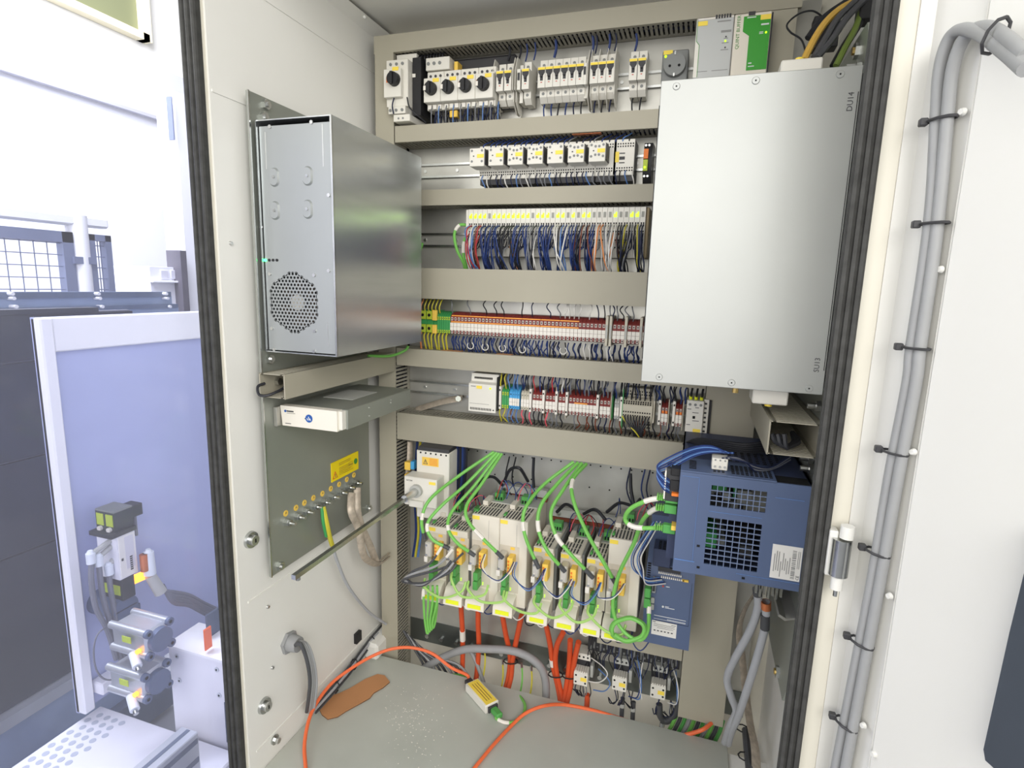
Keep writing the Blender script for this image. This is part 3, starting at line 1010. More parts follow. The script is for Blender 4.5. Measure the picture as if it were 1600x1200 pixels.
# ============================================================ main switch on the left
t = thing('main_switch', 'large white main switch with long steel shaft below the lower left duct', 'switch', (-.62, -.06, .50))
CB(-.668, -.575, -.115, -.062, .495, .680, c=.002).build('body', 'plastic_white', t)
CB(-.666, -.577, -.062, -.004, .497, .690, c=.002).build('rear_body', 'black', t)
MB().prism([(-.115, .676), (-.110, .688), (-.004, .700), (-.004, .676)], 0, -.664, -.577).build('terminal_cover', 'charcoal', t)
for k in range(6):
    MB().cyl((-.6555 + .0145 * k, -.112, .6745), (-.6555 + .0145 * k, -.1158, .6745), .0024, n=8).build('vent_hole', 'hole', t)
sg = B(-.651, -.604, -.1163, -.1145, .641, .6635).build('warning_label', 'amber', t)
sgp = MB()
for q in range(5):
    sgp.box(-.630, -.607, -.1168, -.116, .6595 - .0038 * q, .6608 - .0038 * q)
sgp.build('print', 'orange', sg)
tri = MB().prism([(-.6475, .645), (-.6345, .645), (-.641, .659)], 1, -.1167, -.116)
tri.build('warning_triangle', 'print_dark', sg)
MB().prism([(-.6452, .6465), (-.6368, .6465), (-.641, .6553)], 1, -.117, -.1165).build('warning_triangle', 'amber', sg)
B(-.6415, -.6405, -.1172, -.1168, .648, .6535).build('warning_triangle', 'print_dark', sg)
CB(-.680, -.588, -.160, -.115, .545, .622, c=.002).build('drive_head', 'plastic_white', t)
text('EATON', (-.673, -.1604, .6105), (1, 0, 0), (0, 0, 1), .0035, 'print_dark', t)
B(-.609, -.591, -.1612, -.1595, .6085, .6155).build('name_tag', 'yellow', t)
kb = MB().cyl((-.643, -.160, .588), (-.643, -.170, .588), .0165, n=24).build('shaft_dial', 'plastic_grey', t)
MB().cyl((-.643, -.170, .588), (-.643, -.225, .588), .0095, n=16).build('shaft_coupling', 'screw', t)
CB(-.662, -.622, -.168, -.158, .545, .562).build('latch', 'plastic_white', t)
rf = atx(459, 914, -.643)
MB().box(-.6475, -.6385, rf.y, -.17, .5835, .5925).build('shaft', 'steel', t)
MB().cyl((-.643, rf.y + .012, .583), (-.643, rf.y + .012, .577), .004, n=8).build('shaft_pin', 'steel', t)
for k in range(2):
    MB().cyl((-.615 + .02 * k, -.114, .535 - .0 * k), (-.615 + .02 * k, -.1158, .535), .0028, n=8).build('vent_hole', 'hole', t)
for q in range(2):
    t = thing('blue_yellow_terminal', '%s yellow and teal clamp on the vertical duct beside the main switch' % ('upper' if q == 0 else 'lower'), 'terminal', (-.70, -.09, .60 - .035 * q), 'clamps beside the main switch')
    CB(-.712, -.695, -.10, -.08, .615 - .034 * q, .637 - .034 * q).build('clamp', 'amber', t)
    CB(-.695, -.684, -.098, -.08, .618 - .034 * q, .640 - .034 * q).build('shell', 'blue_term', t)
# ============================================================ servo drives
def drive(x0, x1, zt, label, key, detail_w, big):
    t = thing('servo_drive', label, 'drive', ((x0 + x1) / 2, -.09, .325), 'white servo drives in a row')
    bx1 = x1 if big else x1 - .006
    CB(x0, bx1, -.180, -.004, .335, zt, c=.0015).build('body', 'plastic_cream', t)
    if not big:
        B(bx1, x1, -.165, -.004, .338, zt - .004).build('heat_sink', 'plastic_midgrey', t)
    else:
        B(x0 + (x1 - x0) * .62, x0 + (x1 - x0) * .625, -.1806, -.1795, .34, zt - .01).build('front_joint', 'print_grey', t)
    # vent slots in the top
    g = MB()
    nx = int((bx1 - x0 - .004) / .0076)
    for q in range(nx):
        for a, b in (((-.173, -.126), (-.121, -.096)) if big else ((-.173, -.150), (-.146, -.122), (-.118, -.096))):
            g.box(x0 + .0045 + .0076 * q, x0 + .0080 + .0076 * q, a, b, zt - .002, zt + .0005)
    g.build('vent_slots', 'charcoal', t, kind='stuff')
    B(x0 + .002, bx1 - .002, -.09, -.006, zt - .004, zt + .002).build('top_plate', 'plastic_grey', t)
    CB(x0 + .004, x0 + .018, -.118, -.075, zt, zt + .012).build('plug_housing', 'plastic_cream', t)
    cn = CB(x0 + .022, x0 + .044, -.080, -.055, zt, zt + .022).build('top_connector', 'plug_green', t)
    for q in range(3):
        B(x0 + .0245 + .007 * q, x0 + .0285 + .007 * q, -.081, -.0795, zt + .004, zt + .012).build('clamp_slot', 'hole', cn)
    CB(x0 + .004, x0 + .010, -.165, -.150, zt, zt + .006).build('top_plug', 'plug_green', t)
    B(x0 + .0015, x0 + .020, -.1812, -.1795, zt - .012, zt - .003).build('name_tag', 'yellow', t)
    w = detail_w
    # recessed control field
    B(x0 + .002, x0 + w - .001, -.1808, -.1795, .372, .492).build('control_field', 'cream_field', t)
    ds = CB(x0 + .006, x0 + .024, -.212, -.180, .440, .480, c=.003).build('data_plug', 'plug_silver', t)
    for z in (.447, .472):
        MB().cyl((x0 + .0115, -.211, z), (x0 + .0115, -.215, z), .0028, n=8).build('thumb_screw', 'screw', ds)
    B(x0 + .005, x0 + .014, -.2125, -.19, .427, .441).build('plug_clamp', 'marker', ds)
    B(x0 + .029, x0 + .040, -.1815, -.18, .483, .490).build('name_tag', 'amber', t)
    yp = CB(x0 + .029, x0 + .043, -.206, -.180, .432, .474).build('power_plug', 'amber', t)
    for q in range(4):
        B(x0 + .031, x0 + .0345, -.2072, -.2055, .437 + .0085 * q, .442 + .0085 * q).build('clamp_slot', 'orange', yp)
    gs = MB()
    for q in range(9):
        gs.box(x0 + .012, x0 + .020, -.186, -.18, .392 + .0042 * q, .3945 + .0042 * q)
    gs.build('pin_strip', 'brass', t, kind='stuff')
    gp = CB(x0 + .016, x0 + .028, -.210, -.180, .376, .398).build('network_plug', 'plug_green', t)
    CB(x0 + .016, x0 + .028, -.208, -.180, .400, .420).build('network_plug', 'plug_green', t)
    for z in (.3835, .379):
        MB().cyl((x0 + .032, -.18, z), (x0 + .032, -.183, z), .0012, n=6).build('indicator_light', 'led_lime', t)
    bs = MB().prism([(-.18, .368), (-.200, .363), (-.214, .346), (-.216, .326), (-.18, .326)], 0, x0 - .001, x0 + w - .004).build('motor_connector', 'plastic_cream', t)
    MB().prism([(-.2145, .3405), (-.2160, .3405), (-.2172, .3310), (-.2154, .3310)], 0, x0 + .006, x0 + w - .012).build('name_strip', 'neon', bs)
    return t


DR = [(-.601, -.545, .508, .052, 0, 'small white servo drive, leftmost, below the main switch'),
      (-.541, -.488, .507, .052, 0, 'small white servo drive, second from left, beside the first wide one'),
      (-.483, -.4118, .558, .052, 1, 'wide tall white servo drive, left of the adjoining two'),
      (-.411, -.341, .558, .052, 1, 'wide tall white servo drive, right of the adjoining two'),
      (-.325, -.270, .502, .052, 0, 'small white servo drive just right of the two wide ones'),
      (-.259, -.205, .498, .052, 0, 'small white servo drive in the middle of the right three small ones'),
      (-.197, -.149, .497, .048, 0, 'small white servo drive left of the last tall one'),
      (-.1485, -.076, .553, .052, 1, 'tall white servo drive beside the blue drive, last of the row')]
for k, d in enumerate(DR):
    drive(d[0], d[1], d[2], d[5], k, d[3], d[4])
for k in range(2):
    xa, xb = ((-.47, -.335), (-.32, -.09))[k]
    t = thing('busbar', 'flat bare %s busbar strip behind the tops of the servo drives' % ('left' if k == 0 else 'right'), 'busbar', ((xa + xb) / 2, -.02, .57 - .03 * k))
    B(xa, xb, -.03, -.012, .565 - .045 * k, .585 - .045 * k).build('strip', 'plastic_grey', t)
    for q in range(3):
        MB().cyl((xa + .02 + q * .04, -.03, .575 - .045 * k), (xa + .02 + q * .04, -.036, .575 - .045 * k), .005, n=8).build('screw', 'screw', t)
    B(xa, xb, -.026, -.012, .552 - .045 * k, .562 - .045 * k).build('insulator', 'wire_brown', t)

# ============================================================ blue drive on the back plate
t = thing('blue_drive', 'tall blue frequency drive on the back plate right of the white servo drives', 'drive', (-.015, -.09, .31))
MB().prism([(-.004, .318), (-.182, .318), (-.182, .500), (-.176, .512), (-.120, .556), (-.120, .60), (-.004, .60)], 0, -.062, .041).build('body', 'blue', t)
CB(-.050, -.012, -.196, -.14, .512, .552, c=.002).build('vent_hood', 'navy', t)
g = MB()
for q in range(6):
    for s_ in range(3):
        g.box(-.040 + .009 * s_, -.034 + .009 * s_, -.192 + .0075 * q, -.188 + .0075 * q, .5515, .5526)
for q in range(8):
    g.box(-.0625, -.0615, -.18, -.17, .44, .4405)
    g.box(-.060, -.053, -.1832 + .0, -.181, .470 + .0055 * q, .4725 + .0055 * q)
g.build('vent_slots', 'hole', t, kind='stuff')
B(-.0375, .010, -.1845, -.18, .497, .507).build('terminal_slot', 'charcoal', t)
cl = MB()
for q in range(12):
    cl.box(-.036 + .0042 * q, -.0335 + .0042 * q, -.1862, -.182, .4915, .4952)
    cl.box(-.030 + .0042 * q, -.0275 + .0042 * q, -.1862, -.182, .4825, .4862)
cl.build('control_clamps', 'marker', t, kind='stuff')
B(.015, .028, -.1862, -.182, .482, .4865).build('clamp_tag', 'amber', t)
B(-.0465, -.0375, -.1888, -.182, .470, .480).build('orange_plug', 'amber', t)
CB(-.0480, -.0385, -.189, -.182, .444, .468).build('serial_port', 'steel', t)
B(-.046, -.0405, -.1896, -.1885, .449, .463).build('port_opening', 'charcoal', t)
for z in (.418, .402):
    CB(-.0500, -.0400, -.187, -.182, z, z + .013).build('network_port', 'plastic_grey', t)
B(-.035, .036, -.1828, -.1815, .3765, .3775).build('panel_line', 'navy', t)
B(.0355, .0362, -.1828, -.1815, .3765, .480).build('panel_line', 'navy', t)
MB().cyl((-.024, -.181, .4615), (-.024, -.1836, .4615), .0019, n=10).build('indicator_light', 'print_red', t)
MB().cyl((-.021, -.181, .413), (-.021, -.1836, .413), .0024, n=10).build('indicator_light', 'print_white', t)
pr = MB()
for (a, b, z, h) in ((-.018, -.010, .461, .0013), (-.0165, -.008, .4135, .0013), (-.0165, .004, .4105, .0013), (-.039, .030, .388, .0012), (-.010, .030, .3825, .0012), (-.039, .030, .3805, .0006)):
    pr.box(a, b, -.1828, -.1815, z, z + h)
pr.build('print', 'print_white', t)
lb = B(-.042, .012, -.1832, -.1815, .342, .376).build('rating_label', 'label_white', t)
pr = MB()
for (a, b, z, h) in ((-.040, -.034, .3725, .0012), (.000, .010, .3715, .0008), (-.038, .008, .368, .0005), (-.038, .008, .364, .0005), (-.030, .005, .360, .0005)):
    pr.box(a, b, -.1837, -.183, z, z + h)
for q in range(6):
    pr.box(-.037 + .0075 * q, -.033 + .0075 * q, -.1837, -.183, .3515, .354)
pr.build('print', 'print_dark', lb)

# ============================================================ blue inverter on the right wall plate
t = thing('blue_inverter', 'big blue inverter with square grille cut-outs on the right wall plate', 'inverter', (.1, -.25, .60))
ix0, ix1, iy0, iz0, iz1 = -.006, .203, -.40, .612, .798
fr = MB()
wins = [(.0470, .1350, .7430, .7800), (.0455, .1325, .6345, .7215)]
# front wall with two real openings
fr.box(ix0, .0455, iy0, iy0 + .004, iz0, iz1).box(.1350, ix1, iy0, iy0 + .004, iz0, iz1)
fr.box(.0455, .1350, iy0, iy0 + .004, .7800, iz1).box(.0455, .1350, iy0, iy0 + .004, .7215, .7430).box(.0455, .1350, iy0, iy0 + .004, iz0, .6345)
fr.box(.0455, .0470, iy0, iy0 + .004, .7430, .7800).box(.1325, .1350, iy0, iy0 + .004, .6345, .7215)
fr.build('front_cover', 'blue', t)
for (a, b, c, d), nx, nz in ((wins[0], 9, 4), (wins[1], 8, 9)):
    for q in range(1, nx):
        xx = a + (b - a) * q / nx
        B(xx - .0006, xx + .0006, iy0 - .0002, iy0 + .003, c, d).build('grille_bar', 'grille_blue', t)
    for q in range(1, nz):
        zz = c + (d - c) * q / nz
        B(a, b, iy0 - .0003, iy0 + .0032, zz - .0006, zz + .0006).build('grille_bar', 'grille_blue', t)
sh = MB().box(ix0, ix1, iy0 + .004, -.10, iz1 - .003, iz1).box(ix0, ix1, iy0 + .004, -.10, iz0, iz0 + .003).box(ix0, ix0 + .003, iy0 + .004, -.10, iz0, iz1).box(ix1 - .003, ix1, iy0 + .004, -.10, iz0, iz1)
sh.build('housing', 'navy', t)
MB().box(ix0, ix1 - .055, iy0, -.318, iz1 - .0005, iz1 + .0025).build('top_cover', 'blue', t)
B(ix1 - .055, ix1 - .004, iy0 + .004, iy0 + .04, iz1 - .0005, iz1 + .0005).build('top_recess', 'hole', t)
g = MB()
for q in range(6):
    g.box(.008, .020, -.385 + .009 * q, -.381 + .009 * q, iz1 + .002, iz1 + .0032)
    for s_ in range(3):
        g.box(.048 + .007 * s_, .0525 + .007 * s_, -.388 + .009 * q, -.383 + .009 * q, iz1 + .002, iz1 + .0032)
    for s_ in range(9):
        g.box(.078 + .0075 * s_, .083 + .0075 * s_, -.388 + .009 * q, -.383 + .009 * q, iz1 + .002, iz1 + .0032)
        g.box(.065 + .012 * s_, .071 + .012 * s_, -.30 + .012 * q, -.295 + .012 * q, iz1 - .0005, iz1 + .0006)
g.build('vent_slots', 'hole', t, kind='stuff')
rng = random.Random(3)
for q in range(14):
    xx, zz, yy = rng.uniform(.045, .125), rng.uniform(.64, .76), rng.uniform(-.36, -.30)
    s_ = rng.uniform(.006, .014)
    CB(xx - s_, xx + s_, yy, -.22, zz - s_, zz + s_).build('circuit_part', rng.choice(['charcoal', 'navy', 'black', 'green_pe', 'plastic_midgrey', 'charcoal']), t)
for (x0, x1, z0, z1) in ((ix0 + .004, .026, .79, .7905), (.026, .0265, .635, .79), (ix0 + .002, .030, .634, .6355), (.148, .192, .772, .7727), (.046, .131, .7325, .7331), (.1, .2, .626, .6266)):
    B(x0, x1, iy0 - .0007, iy0, z0, z1).build('panel_line', 'wire_lightblue', t)
for (x, z) in ((.034, .666), (.037, .626), (.112, .620)):
    B(x - .0025, x + .0025, iy0 - .0007, iy0 + .002, z - .002, z + .002).build('clip_hole', 'hole', t)
lb = B(.1525, .1985, iy0 - .0012, iy0, .6305, .691).build('rating_label', 'label_white', t)
pr = MB()
rng = random.Random(5)
for q in range(8):
    a = rng.uniform(.634, .648)
    pr.box(.1565 + .0034 * q, .1577 + .0034 * q, iy0 - .0016, iy0 - .001, a, a + rng.uniform(.02, .036))
zz = .634
while zz < .685:
    h = rng.uniform(.0008, .0024)
    pr.box(.184, .190, iy0 - .0016, iy0 - .001, zz, zz + h)
    zz += h + rng.uniform(.0008, .002)
for q in range(2):
    pr.box(.1925 + .0025 * q, .1933 + .0025 * q, iy0 - .0016, iy0 - .001, .653, .684)
pr.build('print', 'print_grey', lb)
text('CE', (.1970, iy0 - .0014, .633), (0, 0, 1), (-1, 0, 0), .0045, 'print_dark', lb)
# connectors on its left side
CB(-.030, ix0, -.385, -.34, .735, .795).build('terminal_carrier', 'charcoal', t)
B(-.032, -.0295, -.39, -.34, .740, .792).build('carrier_edge', 'marker', t)
CB(-.022, ix0, -.39, -.35, .758, .776).build('clamp_body', 'black', t)
CB(-.022, ix0, -.39, -.35, .785, .798).build('clamp_body', 'black', t)
B(-.018, ix0, -.395, -.36, .749, .754).build('orange_tag', 'orange', t)
B(-.02, ix0, -.37, -.30, .62, .72).build('control_board', 'navy', t)
B(-.014, ix0, -.392, -.37, .684, .692).build('amber_plug', 'amber', t)
# white 3-way connector lying on its top
t = thing('wire_connector', 'small white three-way wire connector on top of the blue inverter', 'connector', (.06, -.37, .802))
CB(.045, .071, -.378, -.350, .8015, .822).build('body', 'plastic_white', t)
for k in range(3):
    MB().cyl((.0505 + .008 * k, -.3775, .8075), (.0505 + .008 * k, -.379, .8075), .0022, n=8).build('screw', 'screw', t)
    B(.0488 + .008 * k, .0518 + .008 * k, -.3784, -.376, .8175, .8205).build('wire_entry', 'print_grey', t)

# ============================================================ grey box DU14 / SU13
t = thing('metal_box', 'large flat grey sheet metal box marked DU14 and SU13 on the right', 'box', (.06, -.25, .95))
gx0, gx1, gy, gz0, gz1 = -.084, .2, -.40, .951, 1.436
MB().cbox(gx0 + .002, gx1, gy + .003, -.13, gz0, gz1, .001).build('housing', 'galv_sheet', t)
cv = CB(gx0, gx1 - .001, gy, gy + .003, gz0, gz1, c=.0008).build('cover', 'box_front', t)
for (px, py) in ((1057, 135), (1181, 126), (1313, 116), (1030, 589), (1143, 598), (1264, 607)):
    p = at(px, py, gy)
    sc_ = MB().cyl((p.x, gy + .001, p.z), (p.x, gy - .0012, p.z), .0066, .005, n=16).build('screw', 'box_front', cv)
    MB().cyl((p.x, gy - .001, p.z), (p.x, gy - .0015, p.z), .0014, n=6).build('socket_hole', 'hole', sc_)
p = at(1331, 174, gy)
text('DU14', (p.x, gy - .0004, p.z), (0, 0, 1), (-1, 0, 0), .0075, 'print_dark', cv)
p = at(1279, 582, gy)
text('SU13', (p.x, gy - .0004, p.z), (0, 0, 1), (-1, 0, 0), .0075, 'print_dark', cv)
for za, zb in ((.99, 1.40),):
    B(gx0 - .0012, gx0, gy + .002, gy + .004, za, zb).build('fold_gap', 'hole', t)
    B(gx1 - .004, gx1 - .003, gy - .0003, gy + .004, za, zb).build('fold_gap', 'hole', t)
    B(gx1 + .0005, gx1 + .0015, gy + .001, gy + .02, gz0 + .01, gz1 - .01).build('side_lip', 'steel', t)
CB(.092, .15, -.37, -.32, gz1, gz1 + .026, c=.002).build('gland_block', 'plastic_white', t)
MB().cyl((.119, -.35, gz1 + .025), (.119, -.35, gz1 + .033), .006, n=12).build('gland_cap', 'yellow', t)
CB(.100, .155, -.37, -.31, gz0 - .028, gz0, c=.002).build('gland_block', 'plastic_white', t)
MB().cyl((.128, -.35, gz0 - .027), (.128, -.35, gz0 - .034), .006, n=12).build('gland_cap', 'yellow', t)
MB().cyl((.072, -.37, gz0), (.072, -.37, gz0 - .012), .005, n=8).build('bottom_stud', 'brass', t)
# plate on the right wall
t = thing('side_plate', 'bare steel plate carrying the box and inverter on the right wall', 'plate', (.212, -.23, .355))
MB().prism([(-.06, .355), (-.33, .355), (-.385, .44), (-.402, .50), (-.402, 1.43), (-.34, 1.515), (-.06, 1.515)], 0, .209, .213).build('sheet', 'plate_grey', t)
B(.202, .209, -.4045, -.402, .52, 1.435).build('folded_lip', 'steel', t)
for (y, z) in ((-.27, .372), (-.30, 1.49), (-.1, .372), (-.1, 1.49)):
    MB().cyl((.235, y, z), (.200, y, z), .006, n=8).build('bolt', 'brass', t)
    MB().cyl((.209, y, z), (.203, y, z), .012, n=6).build('nut', 'screw', t)
for (y, z) in ((-.345, 1.452), (-.36, .925), (-.35, .832), (-.365, .818)):
    MB().cyl((.209, y, z), (.186, y, z), .005, n=8).build('bolt', 'screw', t)
    MB().cyl((.206, y, z), (.199, y, z), .010, n=6).build('nut', 'screw', t)
MB().prism([(.178, .545), (.190, .538), (.209, .545), (.209, .5485), (.192, .5425), (.180, .549)], 1, -.37, -.12).build('cable_bracket', 'galv', t)
B(.150, .152, -.33, -.29, .570, .588).build('shield_bracket', 'galv', t)
cm = MB()
for q in range(7):
    cm.box(.142 + .007 * q, .146 + .007 * q, -.33, -.322, .560 - .006 * (q % 2), .582)
cm.build('shield_comb', 'steel', t)

# ============================================================ left wall: plate, computer, small UPS
t = thing('side_plate', 'tall bare steel plate on the left wall behind the computer box', 'plate', (-.81, -.3, .49))
MB().prism([(-.118, .49), (-.498, .49), (-.498, 1.445), (-.118, 1.445)], 0, -.812, -.808).build('sheet', 'plate_grey', t)
B(-.8085, -.805, -.5, -.497, .49, 1.445).build('front_edge', 'steel', t)
for (y, z) in ((-.455, 1.432), (-.462, 1.408), (-.472, .503), (-.128, .503), (-.475, .95), (-.13, 1.43)):
    MB().cyl((-.83, y, z), (-.797, y, z), .005, n=8).build('bolt', 'screw', t)
    MB().cyl((-.808, y, z), (-.801, y, z), .0095, n=6).build('nut', 'screw', t)
t = thing('computer_box', 'galvanised industrial computer box with round perforated fan grille on the left wall', 'computer', (-.72, -.32, .967))
kx0, kx1, ky0, ky1, kz0, kz1 = -.802, -.637, -.49, -.148, .967, 1.395
sh = MB().box(kx1 - .002, kx1, ky0, ky1, kz0, kz1)
sh.build('side_panel', 'galv_sheet', t)
MB().box(kx0, kx1 - .002, ky0, ky1, kz1 - .002, kz1).build('top_panel', 'galv_sheet', t)
MB().box(kx0, kx1 - .002, ky0, ky1, kz0, kz0 + .002).build('bottom_panel', 'galv_sheet', t)
MB().box(kx0, kx1 - .002, ky1 - .002, ky1, kz0 + .002, kz1 - .002).build('rear_panel', 'galv_sheet', t)
MB().box(kx0, kx0 + .002, ky0, ky1 - .002, kz0 + .002, kz1 - .002).build('wall_panel', 'galv_sheet', t)
# front with real perforation: sheet pieces around a hexagonal field of holes
fx0, fx1, fz0, fz1 = kx0 + .004, kx1 - .006, kz0 + .004, kz1 - .010
fyy = ky0 + .006
_c = at(459, 473, fyy)
cx_, cz_, rad = _c.x, _c.z, .0565
hs = .0078
n_g = 9
cells = set()
fm = MB()
hexr = hs / math.sqrt(3)
rows = int(rad * 2 / (hs * .866)) + 2
field = []
for j in range(-rows // 2, rows // 2 + 1):
    for i in range(-n_g, n_g + 1):
        hx = cx_ + (i + (.5 if j % 2 else 0)) * hs
        hz = cz_ + j * hs * .866
        dx, dz = abs(hx - cx_), abs(hz - cz_)
        if dx < rad * .92 and dx * .5 + dz * .866 < rad * .92:
            field.append((hx, hz))
vs, fs = [], []
for hx, hz in field:
    b0 = len(vs)
    for q in range(6):
        a = math.pi / 6 + q * math.pi / 3
        vs.append((hx + math.cos(a) * hexr * 1.01, fyy, hz + math.sin(a) * hexr * 1.01))
    for q in range(6):
        a = math.pi / 6 + q * math.pi / 3
        vs.append((hx + math.cos(a) * hexr * .60, fyy, hz + math.sin(a) * hexr * .60))
    for q in range(6):
        fs.append((b0 + q, b0 + (q + 1) % 6, b0 + 6 + (q + 1) % 6, b0 + 6 + q))
MB().add(vs, fs).build('perforated_grille', 'pc_front', t)
# surrounding sheet with an octagonal opening
def ring(poly, x0, x1, z0, z1, y):
    v, f = [], []
    n = len(poly)
    for (a, b) in poly:
        v.append((a, y, b))
    for (a, b) in poly:
        dx, dz = a - cx_, b - cz_
        ks = []
        if dx > 1e-9: ks.append((x1 - cx_) / dx)
        if dx < -1e-9: ks.append((x0 - cx_) / dx)
        if dz > 1e-9: ks.append((z1 - cz_) / dz)
        if dz < -1e-9: ks.append((z0 - cz_) / dz)
        k = min(ks)
        v.append((cx_ + dx * k, y, cz_ + dz * k))
    for q in range(n):
        f.append((q, (q + 1) % n, n + (q + 1) % n, n + q))
    return v, f


zmid = cz_ + .085
hexp = []
for q in range(24):
    a = 2 * math.pi * (q + .5) / 24
    d_ = V((math.cos(a), 0, math.sin(a)))
    k = min(rad * .93 / max(abs(d_.x), 1e-6), rad * .93 / max(abs(d_.x) * .5 + abs(d_.z) * .866, 1e-6))
    hexp.append((cx_ + d_.x * k, cz_ + d_.z * k))
for (ax_, az_) in ((fx1, zmid), (fx0, zmid), (fx0, fz0), (fx1, fz0)):
    aa = math.atan2(az_ - cz_, ax_ - cx_)
    d_ = V((math.cos(aa), 0, math.sin(aa)))
    k = min(rad * .93 / max(abs(d_.x), 1e-6), rad * .93 / max(abs(d_.x) * .5 + abs(d_.z) * .866, 1e-6))
    hexp.append((cx_ + d_.x * k, cz_ + d_.z * k))
hexp.sort(key=lambda q: math.atan2(q[1] - cz_, q[0] - cx_))
v, f = ring(hexp, fx0, fx1, fz0, zmid, fyy)
fmb = MB().add(v, f)
fmb.box(fx0, fx1, fyy, fyy + .001, zmid, fz1)
fmb.build('front_panel', 'pc_front', t)
fan = MB().cyl((cx_, fyy + .014, cz_), (cx_, fyy + .010, cz_), .015, n=24).build('fan_hub', 'plastic_white', t)
fb = MB()
for q in range(7):
    a = 2 * math.pi * q / 7
    u, w_ = V((math.cos(a), 0, math.sin(a))), V((-math.sin(a), .35, math.cos(a)))
    c0 = V((cx_, fyy + .026, cz_))
    fb.poly3([c0 + u * .014 - w_ * .005, c0 + u * .047 - w_ * .014, c0 + u * .048 + w_ * .012, c0 + u * .014 + w_ * .006], (0, 1, 0), .001)
fb.build('fan_blades', 'fan_brown', t)
B(kx0 + .004, kx1 - .004, fyy + .045, fyy + .048, kz0 + .004, kz1 - .012).build('grille_shade_sheet', 'black', t)  # black sheet added behind the fan so the grille holes read as shaded
for (px, py) in ((429, 277), (481, 275), (430, 329), (481, 327)):
    p = at(px, py, fyy)
    ov = [(p.x + .0088 * math.cos(math.pi * a / 10), p.z + (.006 if a < 10 else -.006) + .0088 * math.sin(math.pi * a / 10)) for a in range(20)]
    q = MB().prism(ov, 1, fyy - .0036, fyy + .001)
    q.v = [V((p.x + (v_.x - p.x) * (1.35 if v_.y > fyy else 1), v_.y, p.z + (v_.z - p.z) * (1.2 if v_.y > fyy else 1))) for v_ in q.v]
    e = q.build('embossed_oval', 'pc_front', t)
    MB().cyl((p.x + .001, fyy - .0036, p.z), (p.x + .001, fyy - .0054, p.z), .0028, n=10).build('rivet', 'steel', e)
for (px, py) in ((422, 198), (487, 191), (422, 428), (491, 430), (425, 513), (492, 517), (429, 546), (491, 549), (514, 305), (514, 423), (409, 355)):
    p = at(px, py, fyy)
    MB().cyl((p.x, fyy, p.z), (p.x, fyy - .0022, p.z), .0034, n=10).build('screw', 'screw', t)
for k in range(4):
    p = at(415 + 6 * k, 406.5, fyy)
    MB().cyl((p.x, fyy + .001, p.z), (p.x, fyy - .0014, p.z), .0027, n=12).build('indicator_light' if k == 0 else 'indicator_socket', 'led_green' if k == 0 else 'black', t)
for (x, z0, z1) in ((-.786, 1.31, 1.375), (-.661, 1.31, 1.382), (-.661, .985, 1.03)):
    B(x, x + .0012, fyy - .0006, fyy, z0, z1).build('pressed_line', 'screw', t)
MB().box(kx1 - .003, kx1 + .0006, ky0 - .001, ky0 + .002, kz0, kz1).build('front_lip', 'steel', t)

# narrow UPS
t = thing('backup_unit', 'flat grey backup unit with white front and blue round logo on the left wall', 'unit', (-.73, -.3, .81))
ux0, ux1, uz0, uz1 = -.800, -.652, .812, .853
CB(ux0, ux1, -.440, -.175, uz0, uz1, c=.0015).build('housing', 'plate_grey', t)
fm = MB().prism([(ux0, uz1), (ux1 - .012, uz1), (ux1 - .012, uz0 - .001), (ux0 + .004, uz0 - .001), (ux0 + .002, uz0 + .02)], 1, -.458, -.440)
fc = fm.build('front_cover', 'cream_front', t)
B(ux1 - .012, ux1 - .004, -.452, -.44, uz0 + .002, uz1 - .001).build('side_rim', 'plastic_white', t)
p = at(483, 654, -.458)
lo = MB().cyl((p.x, -.458, p.z), (p.x, -.4592, p.z), .0082, n=24).build('logo', 'logo_blue', fc)
for dx in (-.0035, .000, .0032):
    MB().prism([(p.x + dx - .0012, p.z + .004 - abs(dx)), (p.x + dx + .0002, p.z + .004 - abs(dx)), (p.x + dx + .0022, p.z - .0036), (p.x + dx + .0006, p.z - .0036)], 1, -.4598, -.4591).build('logo_stroke', 'print_white', lo)
p = at(446, 642, -.458)
MB().cyl((p.x, -.458, p.z), (p.x, -.4588, p.z), .0026, n=12).build('logo', 'logo_blue', fc)
pr = MB()
pr.box(p.x + .0035, p.x + .020, -.4587, -.458, p.z - .0012, p.z + .0016).box(p.x + .0035, p.x + .024, -.4586, -.458, p.z - .0042, p.z - .0036)
p = at(446, 661, -.458)
pr.box(p.x, p.x + .014, -.4586, -.458, p.z - .0006, p.z + .0006)
p = at(477, 654, -.458)
pr.box(p.x - .001, p.x + .0006, -.4588, -.458, p.z - .001, p.z + .001)
pr.build('print', 'print_dark', fc)
B(-.775, -.70, -.35, -.25, uz1 - .0003, uz1 + .0006).build('top_label', 'plastic_grey', t)
for (y, z) in ((-.36, .842), (-.36, .824), (-.27, .842), (-.27, .836)):
    MB().cyl((ux1 - .0005, y, z), (ux1 + .0012, y, z), .0018, n=8).build('screw', 'screw', t)
CB(-.808, ux0, -.47, -.18, uz0 - .002, uz1 - .002).build('bracket', 'galv', t)

